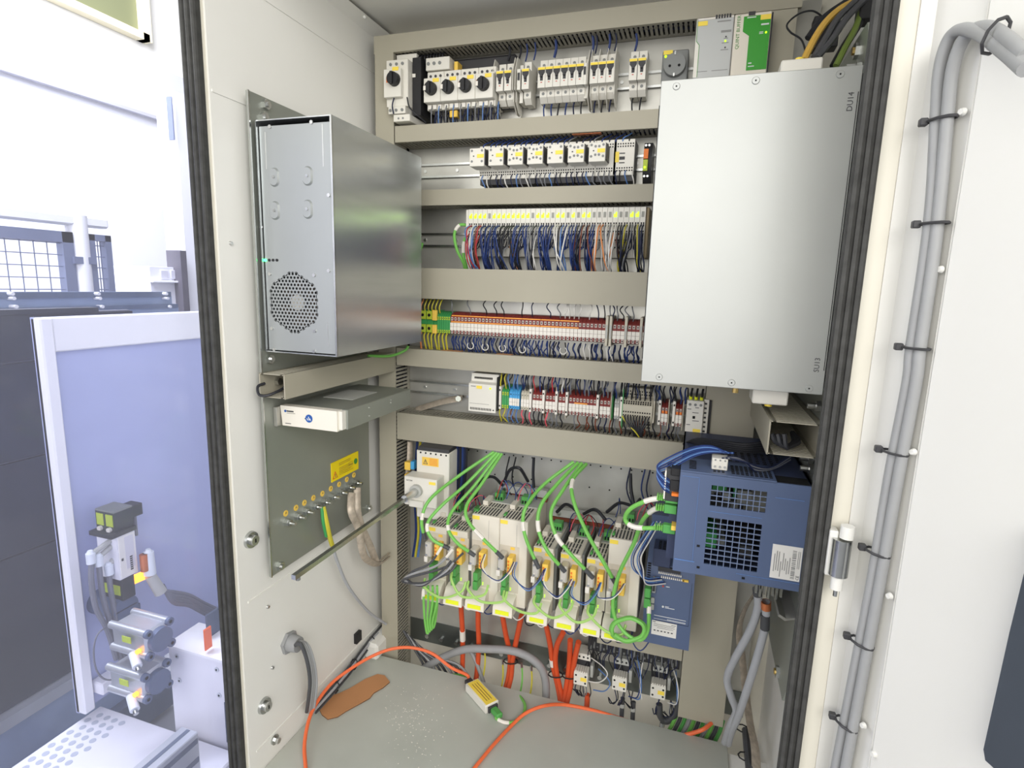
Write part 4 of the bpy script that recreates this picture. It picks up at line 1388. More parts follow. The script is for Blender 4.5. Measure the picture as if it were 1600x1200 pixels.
# yellow warning sign and earth studs on the left plate
t = thing('warning_sign', 'yellow printed warning sign on the bare steel plate, left', 'sign', (-.808, -.228, .627))
B(-.808, -.8065, -.285, -.171, .6275, .6755).build('plate', 'sign_yellow', t)
pr = MB()
rng = random.Random(9)
for q in range(8):
    y0 = -.255
    if q not in (2,):
        pr.box(-.8068, -.8061, y0, y0 + rng.uniform(.04, .062), .666 - .0042 * q, .6672 - .0042 * q)
for q in range(4):
    pr.box(-.8068, -.8061, -.215, -.196, .656 - .004 * q, .657 - .004 * q)
pr.build('print', 'brass', t)
MB().prism([(-.281, .634), (-.261, .634), (-.271, .652)], 0, -.8068, -.806).build('warning_triangle', 'print_red', t)
MB().prism([(-.2775, .6355), (-.2645, .6355), (-.271, .648)], 0, -.8066, -.8055).build('warning_triangle', 'sign_yellow', t)
B(-.807, -.8052, -.272, -.270, .637, .6455).build('warning_triangle', 'print_dark', t)
MB().cyl((-.8066, -.184, .652), (-.8058, -.184, .652), .0075, n=20).build('stamp', 'print_green', t)
for k in range(9):
    px, py = 448 + (560 - 448) * k / 8, 815 + (752 - 815) * k / 8
    p = atx(448 + [0, 16, 29, 43, 57, 70, 83, 95, 106][k], 816 - [0, 9, 17, 25, 32, 40, 47, 55, 62][k], -.806)
    t = thing('earth_stud', 'steel earth stud with round yellow sticker above, %s from the front' % nth(k), 'stud', (-.806, p.y, p.z), 'earth studs in a row on the left plate')
    MB().cyl((-.808, p.y, p.z), (-.783, p.y, p.z), .0035, n=8).build('thread', 'screw', t)
    MB().cyl((-.808, p.y, p.z), (-.7995, p.y, p.z), .0085, n=6).build('nut', 'screw', t)
    MB().cyl((-.7995, p.y, p.z), (-.794, p.y, p.z), .0068, n=6).build('nut', 'steel', t)
    s_ = MB().cyl((-.808, p.y, p.z + .020), (-.8068, p.y, p.z + .020), .0068, n=20).build('sticker', 'amber', t)
    MB().prism([(p.y - .0028, p.z + .020), (p.y + .0028, p.z + .020), (p.y + .0028, p.z + .0206), (p.y + .0004, p.z + .0206), (p.y + .0004, p.z + .024), (p.y - .0004, p.z + .024), (p.y - .0004, p.z + .0206), (p.y - .0028, p.z + .0206)], 0, -.8068, -.8064).build('earth_symbol', 'print_dark', s_)

# locks, screws, gland on the left wall
for k, (px, py, nm) in enumerate(((391, 843, 'upper round chrome lock boss on the left wall beside the steel plate'), (412, 1102, 'lower round chrome lock boss on the left wall near the floor'))):
    p = atx(px, py, LX)
    t = thing('lock_boss', nm, 'lock', (LX, p.y, p.z), 'round chrome lock bosses')
    MB().cyl((LX, p.y, p.z), (LX + .006, p.y, p.z), .018, .0165, 24).build('rim', 'steel', t)
    MB().cyl((LX + .006, p.y, p.z), (LX + .014, p.y, p.z), .0105, .010, 20).build('barrel', 'screw', t)
    B(LX + .0135, LX + .0146, p.y - .0015, p.y + .0015, p.z - .004, p.z + .004).build('key_slot', 'hole', t)
for (px, py, nm) in ((360, 380, 'upper small screw head on the white left wall'), (418, 948, 'small screw head under the end of the long shaft'), (425, 1043, 'small screw head between the grey gland and lower lock')):
    p = atx(px, py, LX)
    MB().cyl((LX, p.y, p.z), (LX + .004, p.y, p.z), .0042, .003, 12).build('wall_screw', 'screw', None, nm, 'screw', 'small screws on the left wall')
p = atx(437, 1158, LX + .015)
t = thing('floor_bolt', 'steel bolt with washer at the foot of the left wall', 'bolt', (LX, p.y, p.z))
MB().cyl((LX, p.y, p.z), (LX + .004, p.y, p.z), .011, n=20).build('washer', 'steel', t)
MB().cyl((LX + .004, p.y, p.z), (LX + .014, p.y, p.z), .0065, n=6).build('head', 'screw', t)
p = atx(450, 1003, LX)
t = thing('cable_gland', 'grey plastic cable gland on the left wall with four cables', 'gland', (LX, p.y, p.z - .025))
MB().cyl((LX, p.y, p.z), (LX + .008, p.y, p.z), .026, n=6).build('hex_nut', 'cable_grey', t)
MB().cyl((LX + .008, p.y, p.z), (LX + .030, p.y, p.z), .020, .017, 20).build('collar', 'cable_grey', t)
gy_, gz_ = p.y, p.z
# ============================================================ cables
def P3(lst):
    return [at(a, b, c) for a, b, c in lst]


def cable(pts, r, mt, label, group=None, n=8, sm=6, tags=(), name='cable', tagm='marker', ends=()):
    c = crv(pts, sm)
    o = MB().tube(c, r, n).build(name, mt, None, label, 'cable', group)
    m = len(c) - 1
    for (a, b) in tags:
        s_ = c[int(a * m):max(int(a * m) + 2, int(b * m) + 1)]
        MB().tube(s_, r * 1.18, n).build('sleeve', tagm, o)
    for (e, rr, em) in ends:
        s_ = c[:3] if e == 0 else c[-3:]
        MB().tube(s_, rr, n).build('boot', em, o)
    return o


G1 = [([(772, 706, -.078), (715, 745, -.12), (672, 780, -.19), (659, 812, -.215), (664, 842, -.212)], (.70, .78), 'leftmost drive, outermost of the left bunch'),
      ([(776, 707, -.078), (730, 755, -.13), (690, 790, -.19), (668, 818, -.215), (675, 842, -.225), (702, 857, -.212)], (.62, .70), 'second drive from left'),
      ([(780, 708, -.078), (742, 758, -.13), (707, 798, -.185), (700, 825, -.215), (714, 848, -.222), (742, 868, -.212)], (.58, .66), 'left wide drive'),
      ([(784, 709, -.078), (752, 757, -.14), (729, 790, -.19), (732, 815, -.21), (755, 842, -.22), (786, 872, -.212)], (.72, .80), 'right wide drive')]
for k, (p, tg, who) in enumerate(G1):
    cable(P3(p), .0042, 'cable_green', 'bright green cable from the duct to the ' + who, 'green encoder cables', tags=[tg], ends=[(1, .0052, 'cable_dark')])
G2 = [([(896, 722, -.078), (850, 757, -.13), (823, 790, -.19), (817, 815, -.205), (823, 845, -.21), (842, 888, -.212)], (.62, .72), 'first small drive beside the wide ones'),
      ([(903, 723, -.078), (870, 757, -.14), (845, 790, -.19), (841, 825, -.21), (855, 860, -.222), (883, 893, -.212)], (.55, .65), 'middle small drive'),
      ([(909, 724, -.078), (880, 765, -.15), (861, 800, -.19), (868, 835, -.21), (888, 862, -.222), (927, 903, -.212)], (.62, .74), 'last small drive'),
      ([(916, 725, -.078), (895, 750, -.14), (896, 782, -.19), (917, 832, -.21), (944, 880, -.222), (962, 912, -.212)], (.22, .30), 'last tall drive, innermost of the right bunch')]
for k, (p, tg, who) in enumerate(G2):
    cable(P3(p), .0044, 'cable_green', 'bright green cable from the duct to the ' + who, 'green encoder cables', tags=[tg], ends=[(1, .0054, 'cable_dark')])


def rj(px, py, y, label):
    p = at(px, py, y)
    t = thing('network_plug', label, 'plug', (p.x, y, p.z - .008), 'green network plugs at the blue inverter')
    CB(p.x, p.x + .022, y - .007, y + .007, p.z - .008, p.z + .008).build('shell', 'plug_green', t)
    for q in range(4):
        CB(p.x - .003 - .004 * q, p.x - .0005 - .004 * q, y - .006, y + .006, p.z - .006, p.z + .006).build('boot_rib', 'cable_green', t)
    return p


rj(1040, 777, -.375, 'uppermost green network plug in the left side of the blue inverter')
rj(1038, 793, -.375, 'middle green network plug in the left side of the blue inverter')
rj(1036, 824, -.375, 'lowest green network plug in the left side of the blue inverter')
cable(P3([(1036, 778, -.375), (1012, 782, -.37), (985, 795, -.36), (977, 812, -.35), (993, 824, -.36), (1034, 825, -.375)]), .0042, 'cable_green', 'short green cable looping between upper and lowest inverter plugs', tags=[(.08, .24), (.72, .88)])
cable(P3([(1034, 794, -.375), (1020, 797, -.36), (1003, 815, -.33), (990, 850, -.29), (968, 895, -.25), (958, 935, -.235), (961, 965, -.235), (978, 990, -.24), (1000, 1000, -.24), (1012, 985, -.235), (1014, 955, -.205), (1014, 940, -.20)]), .0042, 'cable_green', 'long green cable from the inverter to the coil at the blue drive', tags=[(.06, .13), (.90, .965)])
ring_ = []
for q in range(26):
    a = 2 * math.pi * q / 12 + 2.2
    k = 1 - .006 * q
    ring_.append(at(982 + 28 * k * math.cos(a), 984 + 20 * k * math.sin(a) * (1 if q % 2 else .92), -.232 - .0006 * q))
cable(ring_, .0042, 'cable_green', 'coiled green cable in front of the last drive and blue drive', sm=4)
for k, (a, b) in enumerate(((1013, 925), (1012, 941))):
    p = at(a, b, -.195)
    CB(p.x - .008, p.x + .006, -.205, -.187, p.z - .010, p.z + .012, c=.002).build('network_plug', 'plug_green', None, '%s green plug in the front of the tall blue drive' % ('upper' if k == 0 else 'lower'), 'plug', 'green plugs on the blue drive')
# lime daisy chain along the drive bottoms
LC = [((664, 918), (690, 934), (720, 925)), ((706, 908), (722, 932), (755, 930)), ((732, 922), (752, 940), (785, 940)), ((788, 937), (812, 955), (838, 958)), ((836, 945), (862, 965), (888, 955)), ((876, 950), (900, 972), (925, 965)), ((920, 960), (945, 985), (970, 992))]
for k, q in enumerate(LC):
    cable([at(q[0][0], q[0][1] - 14, -.215), at(q[0][0], q[0][1], -.232), at(q[1][0], q[1][1], -.236), at(q[2][0], q[2][1], -.234), at(q[2][0] + 8, q[2][1] - 16, -.222)], .0032, 'lime_wire', 'pale lime patch cable, %s from the left under the servo drives' % nth(k), 'lime patch cables along the drives', n=6)
# blue/white bus wires between orange plugs
BW = [(757, 866, 803, 878, 905), (806, 878, 850, 890, 918), (852, 888, 893, 905, 930), (896, 908, 938, 910, 940), (938, 910, 975, 912, 932)]
for k, (xa, ya, xb, yb, low) in enumerate(BW):
    for s_ in range(2):
        cable([at(xa + 2 * s_, ya, -.21), at(xa - 5 + 3 * s_, ya + 22, -.235), at((xa + xb) / 2 - 4, low + 3 * s_ + 2, -.24), at(xb - 10 + 3 * s_, (low + yb) / 2 + 4, -.235), at(xb + 2 * s_, yb, -.21)], .0012, ('wire_blue', 'wire_lightblue' if k % 2 else 'wire_white')[s_], '%s bus wire sagging between amber plugs, %s loop from the left' % (('blue', 'light blue' if k % 2 else 'white')[s_], nth(k)), 'bus wires between the drives', n=5, name='wire')
# grey cables looping at first drives
for k in range(3):
    cable(P3([(692 + 16 * k, 852 + 6 * k, -.212), (672 + 12 * k, 880 + 3 * k, -.235), (645 - 4 * k, 893 + 5 * k, -.245), (636 - 3 * k, 905 + 2 * k, -.225), (660, 915 - 2 * k, -.24), (690 + 4 * k, 893 + 2 * k, -.245), (705 + 4 * k, 876 + 3 * k, -.23)]), .0030, ('cable_dark', 'cable_grey', 'cable_dark')[k], 'grey looped cable in front of the leftmost drives, %s of three' % ('outer', 'middle', 'inner')[k], 'grey looped cables', n=6, tags=[(.02, .10)] if k < 2 else ())
for k in range(4):
    cable(P3([(662 + 7 * k, 915, -.225), (662 + 7 * k, 940, -.225), (664 + 4 * k, 970, -.22), (668 + 3 * k, 990 - 3 * k, -.215), (672 + 3 * k, 965, -.21), (676 + 3 * k, 925, -.205)]), .0030, 'cable_green', 'green cable strand hanging in a tied bunch below the leftmost drive, %s' % nth(k), 'hanging green strands', n=6, tags=[(.05, .16)] if k == 0 else ())
# black braided cables arching over drive tops
for k, q in enumerate([[(742, 780), (752, 752), (770, 745), (785, 758)], [(788, 752), (797, 734), (812, 732), (825, 752)], [(834, 715), (833, 740), (834, 762)], [(870, 800), (885, 788), (902, 800), (908, 815)], [(912, 803), (930, 796), (946, 812)], [(948, 800), (968, 786), (990, 790), (1000, 780)], [(985, 740), (986, 765), (990, 788)]]):
    cable([at(a, b, -.05 - .02 * (i % 3)) for i, (a, b) in enumerate(q)], .0042, 'wire_black', 'black braided cable arching behind the drives, %s from the left' % nth(k), 'black braided cables', n=6)
rng = random.Random(21)
for k in range(26):
    d = DR[rng.choice([0, 1, 2, 3, 4, 5, 6, 7])]
    x = rng.uniform(d[0], d[1])
    z = d[2]
    m_ = rng.choice(['wire_blue', 'wire_blue', 'wire_lightblue', 'wire_red', 'wire_black', 'pink'])
    x2 = x + rng.uniform(-.05, .05)
    cname = {'wire_blue': 'blue', 'wire_lightblue': 'light blue', 'wire_red': 'red', 'wire_black': 'black', 'pink': 'pink'}[m_]
    loose([(x, -.085, z + .012), (x + .005, -.08, z + .035), ((x + x2) / 2, -.055, z + .05), (x2, -.04, z + .02), (x2, -.03, z - .03)], .0012, m_, 'thin %s wire curling over the tops of the servo drives' % cname, 'thin wires on the drive tops')
for k in range(16):
    x = -.60 + .034 * k + rng.uniform(-.01, .01)
    m_ = rng.choice(['wire_darkblue', 'wire_black', 'wire_blue', 'wire_white'])
    cname = {'wire_blue': 'blue', 'wire_darkblue': 'dark blue', 'wire_white': 'white', 'wire_black': 'black'}[m_]
    loose([(x, -.12, .325), (x + .004, -.14, .295 - .02 * rng.random()), (x + .025, -.15, .285 - .015 * rng.random()), (x + .045, -.14, .30), (x + .05, -.12, .325)], .0016, m_, 'thin %s wire looping below the servo drives' % cname, 'thin wires below the drives')
# orange motor cables
OC = [([(719, 925, -.11), (721, 960, -.08), (723, 1000, -.05), (722, 1060, -.04), (718, 1100, -.05)], 'leftmost, straight'),
      ([(748, 935, -.11), (747, 970, -.08), (748, 1010, -.05), (744, 1060, -.04), (735, 1090, -.05)], 'second from left'),
      ([(784, 955, -.11), (790, 990, -.07), (797, 1025, -.045), (794, 1060, -.04), (785, 1090, -.05)], 'third, joining the fourth at a black tie'),
      ([(815, 962, -.11), (808, 995, -.07), (801, 1030, -.05), (798, 1060, -.045), (788, 1095, -.055)], 'fourth, joining the third at a black tie'),
      ([(853, 975, -.11), (860, 1010, -.06), (864, 1040, -.045), (872, 1075, -.04), (878, 1110, -.05)], 'fifth, left of the middle pair'),
      ([(880, 988, -.11), (870, 1010, -.07), (868, 1040, -.05), (876, 1080, -.045), (882, 1112, -.05)], 'sixth, bending out of the short duct'),
      ([(891, 1000, -.08), (890, 1030, -.05), (887, 1060, -.045), (880, 1100, -.05)], 'seventh, left of the right pair'),
      ([(904, 1003, -.08), (897, 1035, -.055), (892, 1070, -.05), (884, 1105, -.055)], 'eighth, right of the right pair'),
      ([(918, 1085, -.05), (916, 1108, -.05), (908, 1125, -.06)], 'short thick one below the lower left contactor')]
for k, (p, who) in enumerate(OC):
    cable(P3(p), .0072, 'power_orange', 'orange motor cable below the drives, ' + who, 'orange motor cables', n=10, tags=[(.42, .50)] if k in (0, 4) else ())
for k, (a, b) in enumerate(((798, 1033), (868, 1054), (890, 1056))):
    c = at(a, b, -.05)
    pts = [c + V((.020 * math.cos(q * .7), .014 * math.sin(q * .7), .002 * math.sin(q))) for q in range(10)]
    MB().tube(pts, .0018, 6).build('cable_tie', 'black', None, 'black cable tie around the %s pair of orange cables' % ('left', 'middle', 'right')[k], 'cable tie', 'ties on the orange cables')
# fat grey cables behind the floor plate
cable(P3([(660, 1045, -.06), (690, 1028, -.06), (725, 1015, -.07), (760, 1014, -.075), (805, 1018, -.075), (838, 1035, -.07), (852, 1062, -.06), (853, 1110, -.055)]), .0105, 'cable_grey', 'fat grey cable arching behind the floor plate', n=12)
cable(P3([(666, 1048, -.045), (700, 1024, -.04), (725, 1012, -.04), (738, 1022, -.04), (750, 1050, -.05), (762, 1085, -.06)]), .0055, 'cable_grey', 'thinner grey cable bending down beside the left orange cables', n=10)
for k in range(9):
    cable(P3([(630 + 3 * k, 985 + 3 * k, -.05), (645 + 4 * k, 1010 + 2 * k, -.06), (662 + 7 * k, 1040, -.06), (672 + 9 * k, 1075, -.06)]), .0034, ('cable_dark', 'wire_black', 'cable_grey')[k % 3], '%s cable fanning out at the foot of the vertical duct, %s' % (('dark', 'black', 'grey')[k % 3], nth(k)), 'cables at the foot of the left duct', n=6)
for k, (a, b, c_, m_) in enumerate(((785, 1030, -.02, 'wire_yg'), (815, 1035, -.02, 'cable_green'), (830, 1040, -.02, 'wire_yg'), (757, 1010, -.02, 'wire_yg'))):
    cable(P3([(a, b, c_), (a + 1, b + 25, -.035), (a - 3, b + 50, -.05), (a - 12, b + 70, -.06)]), .0026, m_, '%s earth wire hanging from the plate bolts, %s' % ('green' if m_ == 'cable_green' else 'yellow green', nth(k)), 'earth wires at the bolts', n=6, ends=[(0, .0036, 'screw')])

# lower contactors
for k, (px, py, who) in enumerate(((897, 1048, 'left'), (957, 1056, 'middle'), (1017, 1068, 'right'))):
    p = at(px, py, -.07)
    x, z = p.x, p.z
    t = thing('small_contactor', 'white faced contactor below the short duct, %s of three' % who, 'contactor', (x + .018, -.03, z - .038), 'three contactors below the short duct')
    fb = CB(x, x + .037, -.072, -.04, z - .037, z).build('front_block', 'plastic_white', t)
    for sx in (.006, .031):
        for sz in (-.009, -.028):
            MB().cyl((x + sx, -.071, z + sz), (x + sx, -.0728, z + sz), .0026, n=8).build('screw', 'hole', fb)
    B(x + .018, x + .034, -.0732, -.0715, z - .023, z - .013).build('name_tag', 'yellow', fb)
    for q in range(6):
        B(x + .003 + .0058 * q, x + .0062 + .0058 * q, -.07, -.045, z, z + .003).build('rib', 'plastic_white', fb)
    CB(x - .002, x + .040, -.04, -.004, z - .03, z + .035).build('body', 'charcoal', t)
    CB(x + .039, x + .047, -.052, -.02, z - .022, z + .012).build('side_module', 'plastic_grey', t)
    CB(x + .002, x + .038, -.05, -.01, z + .022, z + .040).build('upper_terminals', 'plastic_white' if k == 0 else 'plastic_grey', t)
    for q in range(3):
        MB().cyl((x + .009 + .011 * q, -.049, z + .031), (x + .009 + .011 * q, -.051, z + .031), .0026, n=8).build('screw', 'hole', t)
rng = random.Random(31)
tb = thing('dark_terminal_strip', 'dark grey terminal strip right under the short duct above the contactors', 'terminal', (-.07, -.03, .17))
B(-.205, .028, -.035, -.004, .165, .215).build('strip', 'charcoal', tb)
tt = MB()
for q in range(26):
    tt.box(-.20 + .0087 * q, -.195 + .0087 * q, -.0375, -.035, .17 + .004 * (q % 3), .18 + .012 * (q % 2))
tt.build('clamp_cells', 'plastic_midgrey', tb, kind='stuff')
for k in range(30):
    xa = -.20 + .0075 * k
    m_ = rng.choice(['wire_black', 'wire_black', 'wire_grey', 'wire_darkblue', 'wire_darkblue', 'wire_blue'])
    nm = {'wire_black': 'black', 'wire_grey': 'grey', 'wire_darkblue': 'dark blue', 'wire_blue': 'blue', 'wire_yg': 'yellow green'}[m_]
    loose([(xa, -.045, .215), (xa + rng.uniform(-.006, .006), -.06, .19), (xa + rng.uniform(-.012, .012), -.05, .16), (xa + rng.uniform(-.012, .012), -.04, .12)], .0013, m_, 'thin %s wire dropping from the short duct to the lower contactors' % nm, 'wires above the lower contactors')
for k in range(18):
    base = (-.225, -.13, -.03)[k % 3]
    xa = base + rng.uniform(0, .05)
    m_ = rng.choice(['wire_black', 'wire_grey', 'wire_black', 'wire_darkblue'])
    nm = {'wire_black': 'black', 'wire_grey': 'grey', 'wire_darkblue': 'dark blue'}[m_]
    zz = .085
    loose([(xa, -.05, zz), (xa + rng.uniform(-.01, .01), -.055, zz - .03), (xa + rng.uniform(-.02, .01), -.05, zz - .05), (xa + rng.uniform(-.03, .0), -.03, zz - .05)], .0014, m_, 'thin %s wire hanging under the three lower contactors' % nm, 'wires under the lower contactors')
for k, (px, py, dx, dy, m_, nm) in enumerate(((924, 1028, 25, 38, 'wire_white', 'white wire looping right of the left lower contactor'), (990, 1030, 10, 60, 'wire_blue', 'blue wire looping right of the middle lower contactor'), (996, 1026, 6, 66, 'wire_lightblue', 'light blue wire looping right of the middle lower contactor'), (1005, 1030, -5, 62, 'wire_white', 'thick white wire sweeping down between middle and right lower contactors'), (1052, 1045, 8, 55, 'wire_white', 'white wire loop right of the right lower contactor'), (1056, 1048, 2, 52, 'wire_lightblue', 'pale blue wire loop right of the right lower contactor'), (935, 1045, 18, 35, 'wire_lightblue', 'light blue wire loop beside the left lower contactor'))):
    wire(P3([(px, py, -.05), (px + dx * .7, py + dy * .35, -.075), (px + dx, py + dy * .7, -.08), (px + dx * .5, py + dy, -.075), (px - 8, py + dy - 2, -.06)]), .0016, m_, nm, 'looping wires at the lower contactors', sm=6)
for k, (a, b) in enumerate(((973, 1090), (990, 1096), (1035, 1120))):
    cable(P3([(a, b, -.04), (a - 1, b + 15, -.045), (a - 2 - 10 * (k == 2), b + 35, -.05)]), .0058, 'cable_dark', 'dark sheathed cable dropping behind the floor plate, %s' % ('left', 'middle', 'right')[k], 'dark cables behind the floor plate', tags=[(.35, .5)], tagm='plastic_grey')
cable(P3([(1030, 1100, -.05), (1032, 1120, -.05), (1042, 1127, -.05), (1055, 1115, -.05), (1062, 1095, -.05)]), .008, 'cable_dark', 'thick black cable bent in a loop left of the wide duct foot', n=10)
for k in range(11):
    m_, nm = (('cable_green', 'green'), ('cable_dark', 'dark'), ('plug_green', 'deep green'), ('cable_grey', 'grey'))[k % 4]
    a = 1052 + 7 * k
    cable(P3([(a + 8, 1105 + 2 * k, -.03), (a + 3, 1122 + 2 * k, -.05), (a - 6, 1140 + 2 * k, -.075), (a - 16, 1156 + 2 * k, -.10)]), .0048, m_, '%s cable emerging under the wide duct, %s from the left' % (nm, nth(k)), 'cables under the wide duct foot')
cable(P3([(1112, 1130, -.08), (1098, 1140, -.10), (1080, 1146, -.10), (1062, 1150, -.10)]), .0048, 'cable_orange', 'short bright orange cable end under the wide duct')

# right side cables
cable(P3([(1183, 920, -.30), (1184, 950, -.29), (1172, 985, -.27), (1148, 1030, -.23), (1136, 1060, -.20), (1143, 1090, -.19), (1150, 1112, -.185), (1140, 1135, -.17), (1132, 1160, -.13)]), .0078, 'cable_lightgrey', 'light grey power cable, left one from the inverter bottom down the right wall', n=10, ends=[(0, .0085, 'cable_dark')])
cable(P3([(1197, 940, -.30), (1196, 975, -.29), (1185, 1020, -.27), (1168, 1075, -.24), (1153, 1120, -.20), (1142, 1145, -.16), (1138, 1162, -.13)]), .0078, 'cable_lightgrey', 'light grey power cable, right one with copper shield end at the inverter', n=10, ends=[(0, .0092, 'copper')])
MB().tube(P3([(1196, 960, -.295), (1195, 982, -.288)]), .0088, 10).build('heat_shrink', 'cable_dark', None, 'dark heat-shrink sleeve under the copper shield of the right cable', 'sleeve')
t = MB()
t.tube(crv(P3([(1185, 920, -.18), (1165, 950, -.10), (1155, 985, -.06), (1160, 1030, -.05), (1165, 1080, -.07), (1172, 1130, -.13), (1180, 1170, -.20), (1182, 1210, -.26)]), 6), .012, 8, .003)
t.build('earth_strap', 'braid', None, 'flat braided copper earth strap running down the right wall', 'strap')
for k, (a, b, y) in enumerate(((1160, 1138, -.14), (1164, 1182, -.22))):
    c = at(a, b, y)
    MB().tube([c + V((.014 * math.cos(q * .75), .012 * math.sin(q * .75), 0)) for q in range(9)], .0016, 5).build('cable_tie', 'black', None, '%s black tie around the earth strap on the right wall' % ('upper' if k == 0 else 'lower'), 'cable tie', 'ties on the right earth strap')
cable(P3([(1165, 1140, -.14), (1168, 1175, -.2), (1172, 1210, -.27)]), .008, 'cable_dark', 'dark cable strapped beside the braided earth strap')

# top right cables
TR = [([(1256, 94, -.34), (1272, 62, -.32), (1290, 35, -.30), (1312, 15, -.28), (1340, 0, -.26)], 'cable_mustard', .0056, 'yellow cable from the gland on top of the grey box'),
      ([(1272, 90, -.34), (1290, 60, -.32), (1308, 30, -.30), (1330, 8, -.28), (1352, -10, -.27)], 'cable_dark', .0052, 'dark cable from the box gland, nearest the yellow one'),
      ([(1276, 91, -.34), (1300, 62, -.32), (1320, 32, -.30), (1340, 10, -.28), (1360, -8, -.27)], 'cable_dark', .0052, 'dark cable from the box gland, middle one'),
      ([(1262, 60, -.18), (1285, 30, -.17), (1315, 8, -.16), (1345, -8, -.15)], 'wire_black', .0058, 'thick black cable curving at the top right corner'),
      ([(1306, 103, -.31), (1320, 75, -.30), (1336, 45, -.28), (1348, 10, -.26), (1350, -10, -.26)], 'cable_olive', .0048, 'green yellow earth cable behind the box corner'),
      ([(1302, 104, -.29), (1318, 75, -.28), (1340, 40, -.27), (1355, 8, -.26)], 'wire_black', .0062, 'black cable alongside the green yellow earth cable')]
for q, m_, r, nm in TR:
    cable(P3(q), r, m_, nm, 'cables at the top right corner', n=8)
wire(P3([(1288, 28, -.10), (1270, 17, -.11), (1248, 22, -.12), (1230, 38, -.13), (1235, 50, -.14), (1252, 62, -.16), (1260, 85, -.20)]), .0018, 'wire_black', 'thin black wire looping above the grey box', 'cables at the top right corner', sm=6)
p = at(1290, 45, -.12)
CB(p.x - .022, p.x + .022, -.13, -.10, p.z - .035, p.z + .02).build('cable_clip', 'black', None, 'black clip block behind the yellow cable, top right', 'clip')
p = at(1352, 12, -.27)
CB(p.x - .008, p.x + .016, -.275, -.24, p.z - .018, p.z + .03).build('cable_clip', 'black', None, 'black cable clamp at the top right frame corner', 'clip')
# black cables on inverter top and inside right duct
for k in range(5):
    wire(P3([(1068 + 3 * k, 694, -.19), (1090, 686 + 2 * k, -.22), (1130, 690 + 3 * k, -.26), (1165, 694 + 3 * k, -.27), (1195, 690 + 4 * k, -.26)]), .0026, 'wire_black', 'black wire on the inverter top running to the cream duct', 'black wires on the inverter top', sm=6, n=6)
for k in range(5):
    wire(P3([(1128 + 3 * k, 716, -.376), (1150 + 4 * k, 715 + 2 * k, -.37), (1180, 728 + 2 * k, -.36), (1205, 730 + k, -.34), (1235, 712 + 2 * k, -.31)]), .0019, ('wire_darkblue', 'wire_grey')[k % 2], '%s wire from the white connector across the inverter top' % ('dark blue', 'grey')[k % 2], 'wires from the white connector', sm=6)
for k in range(6):
    wire(P3([(1137 + 2 * k, 708, -.365), (1110, 697 + 2 * k, -.36), (1080, 700 + 3 * k, -.36), (1045, 715 + 4 * k, -.37), (1027, 728 + 3 * k, -.38), (1035, 742 + 4 * k, -.39), (1046, 750 + 4 * k, -.385)]), .0016, ('wire_blue', 'wire_lightblue', 'wire_blue')[k % 3], '%s wire arching from the connector to the inverter side' % ('blue', 'light blue', 'blue')[k % 3], 'blue wires at the inverter side', sm=6)
for k in range(6):
    wire(P3([(1022 + 2 * k, 815, -.30), (1000 + 3 * k, 845, -.27), (987 + 3 * k, 870, -.25), (990 + 3 * k, 890, -.235), (1010, 903 + 2 * k, -.22), (1030 + 2 * k, 902 + 2 * k, -.19)]), .0014, ('wire_lightblue', 'wire_blue', 'wire_white')[k % 3], '%s wire in the tied bunch left of the tall blue drive' % ('light blue', 'blue', 'white')[k % 3], 'tied bunch at the blue drive', sm=6)
for k in range(3):
    cable(P3([(1205 + 10 * k, 678, -.39), (1212 + 8 * k, 690 + 4 * k, -.392), (1228 + 3 * k, 698, -.385), (1240 + 4 * k, 690, -.36), (1238, 676, -.33)]), .0042, 'wire_black', 'black cable coiled inside the open cream duct, %s' % nth(k), 'cables inside the cream duct', n=6)
cable([(-.80, -.498, .905), (-.805, -.512, .90), (-.80, -.515, .885), (-.785, -.51, .884), (-.775, -.49, .890), (-.77, -.45, .9), (-.775, -.3, .905)], .0028, 'wire_black', 'black cable loop sticking out of the left wall duct', n=6)
MB().cyl((-.806, -.46, .903), (-.795, -.46, .903), .008, n=6).build('duct_screw', 'screw', None, 'steel screw inside the open left wall duct', 'screw')
cable(P3([(575, 556, -.20), (610, 556, -.14), (632, 548, -.11), (638, 541, -.10)]), .0035, 'cable_green', 'green cable passing under the computer box into the duct')
cable(P3([(657, 410, -.05), (655, 398, -.06), (660, 380, -.07)]), .0035, 'cable_green', 'green cable stub beside the computer box edge')
cable(P3([(732, 352, -.05), (718, 352, -.06), (710, 366, -.065), (714, 390, -.06), (724, 410, -.05), (727, 422, -.04)]), .0038, 'cable_green', 'green cable curving into the left end of the lime-lit modules', tags=[(.20, .36)])
cable(P3([(733, 368, -.05), (726, 375, -.06), (724, 395, -.06), (728, 415, -.05), (730, 423, -.04)]), .0038, 'cable_green', 'second green cable at the left end of the lime-lit modules', tags=[(.30, .5)])

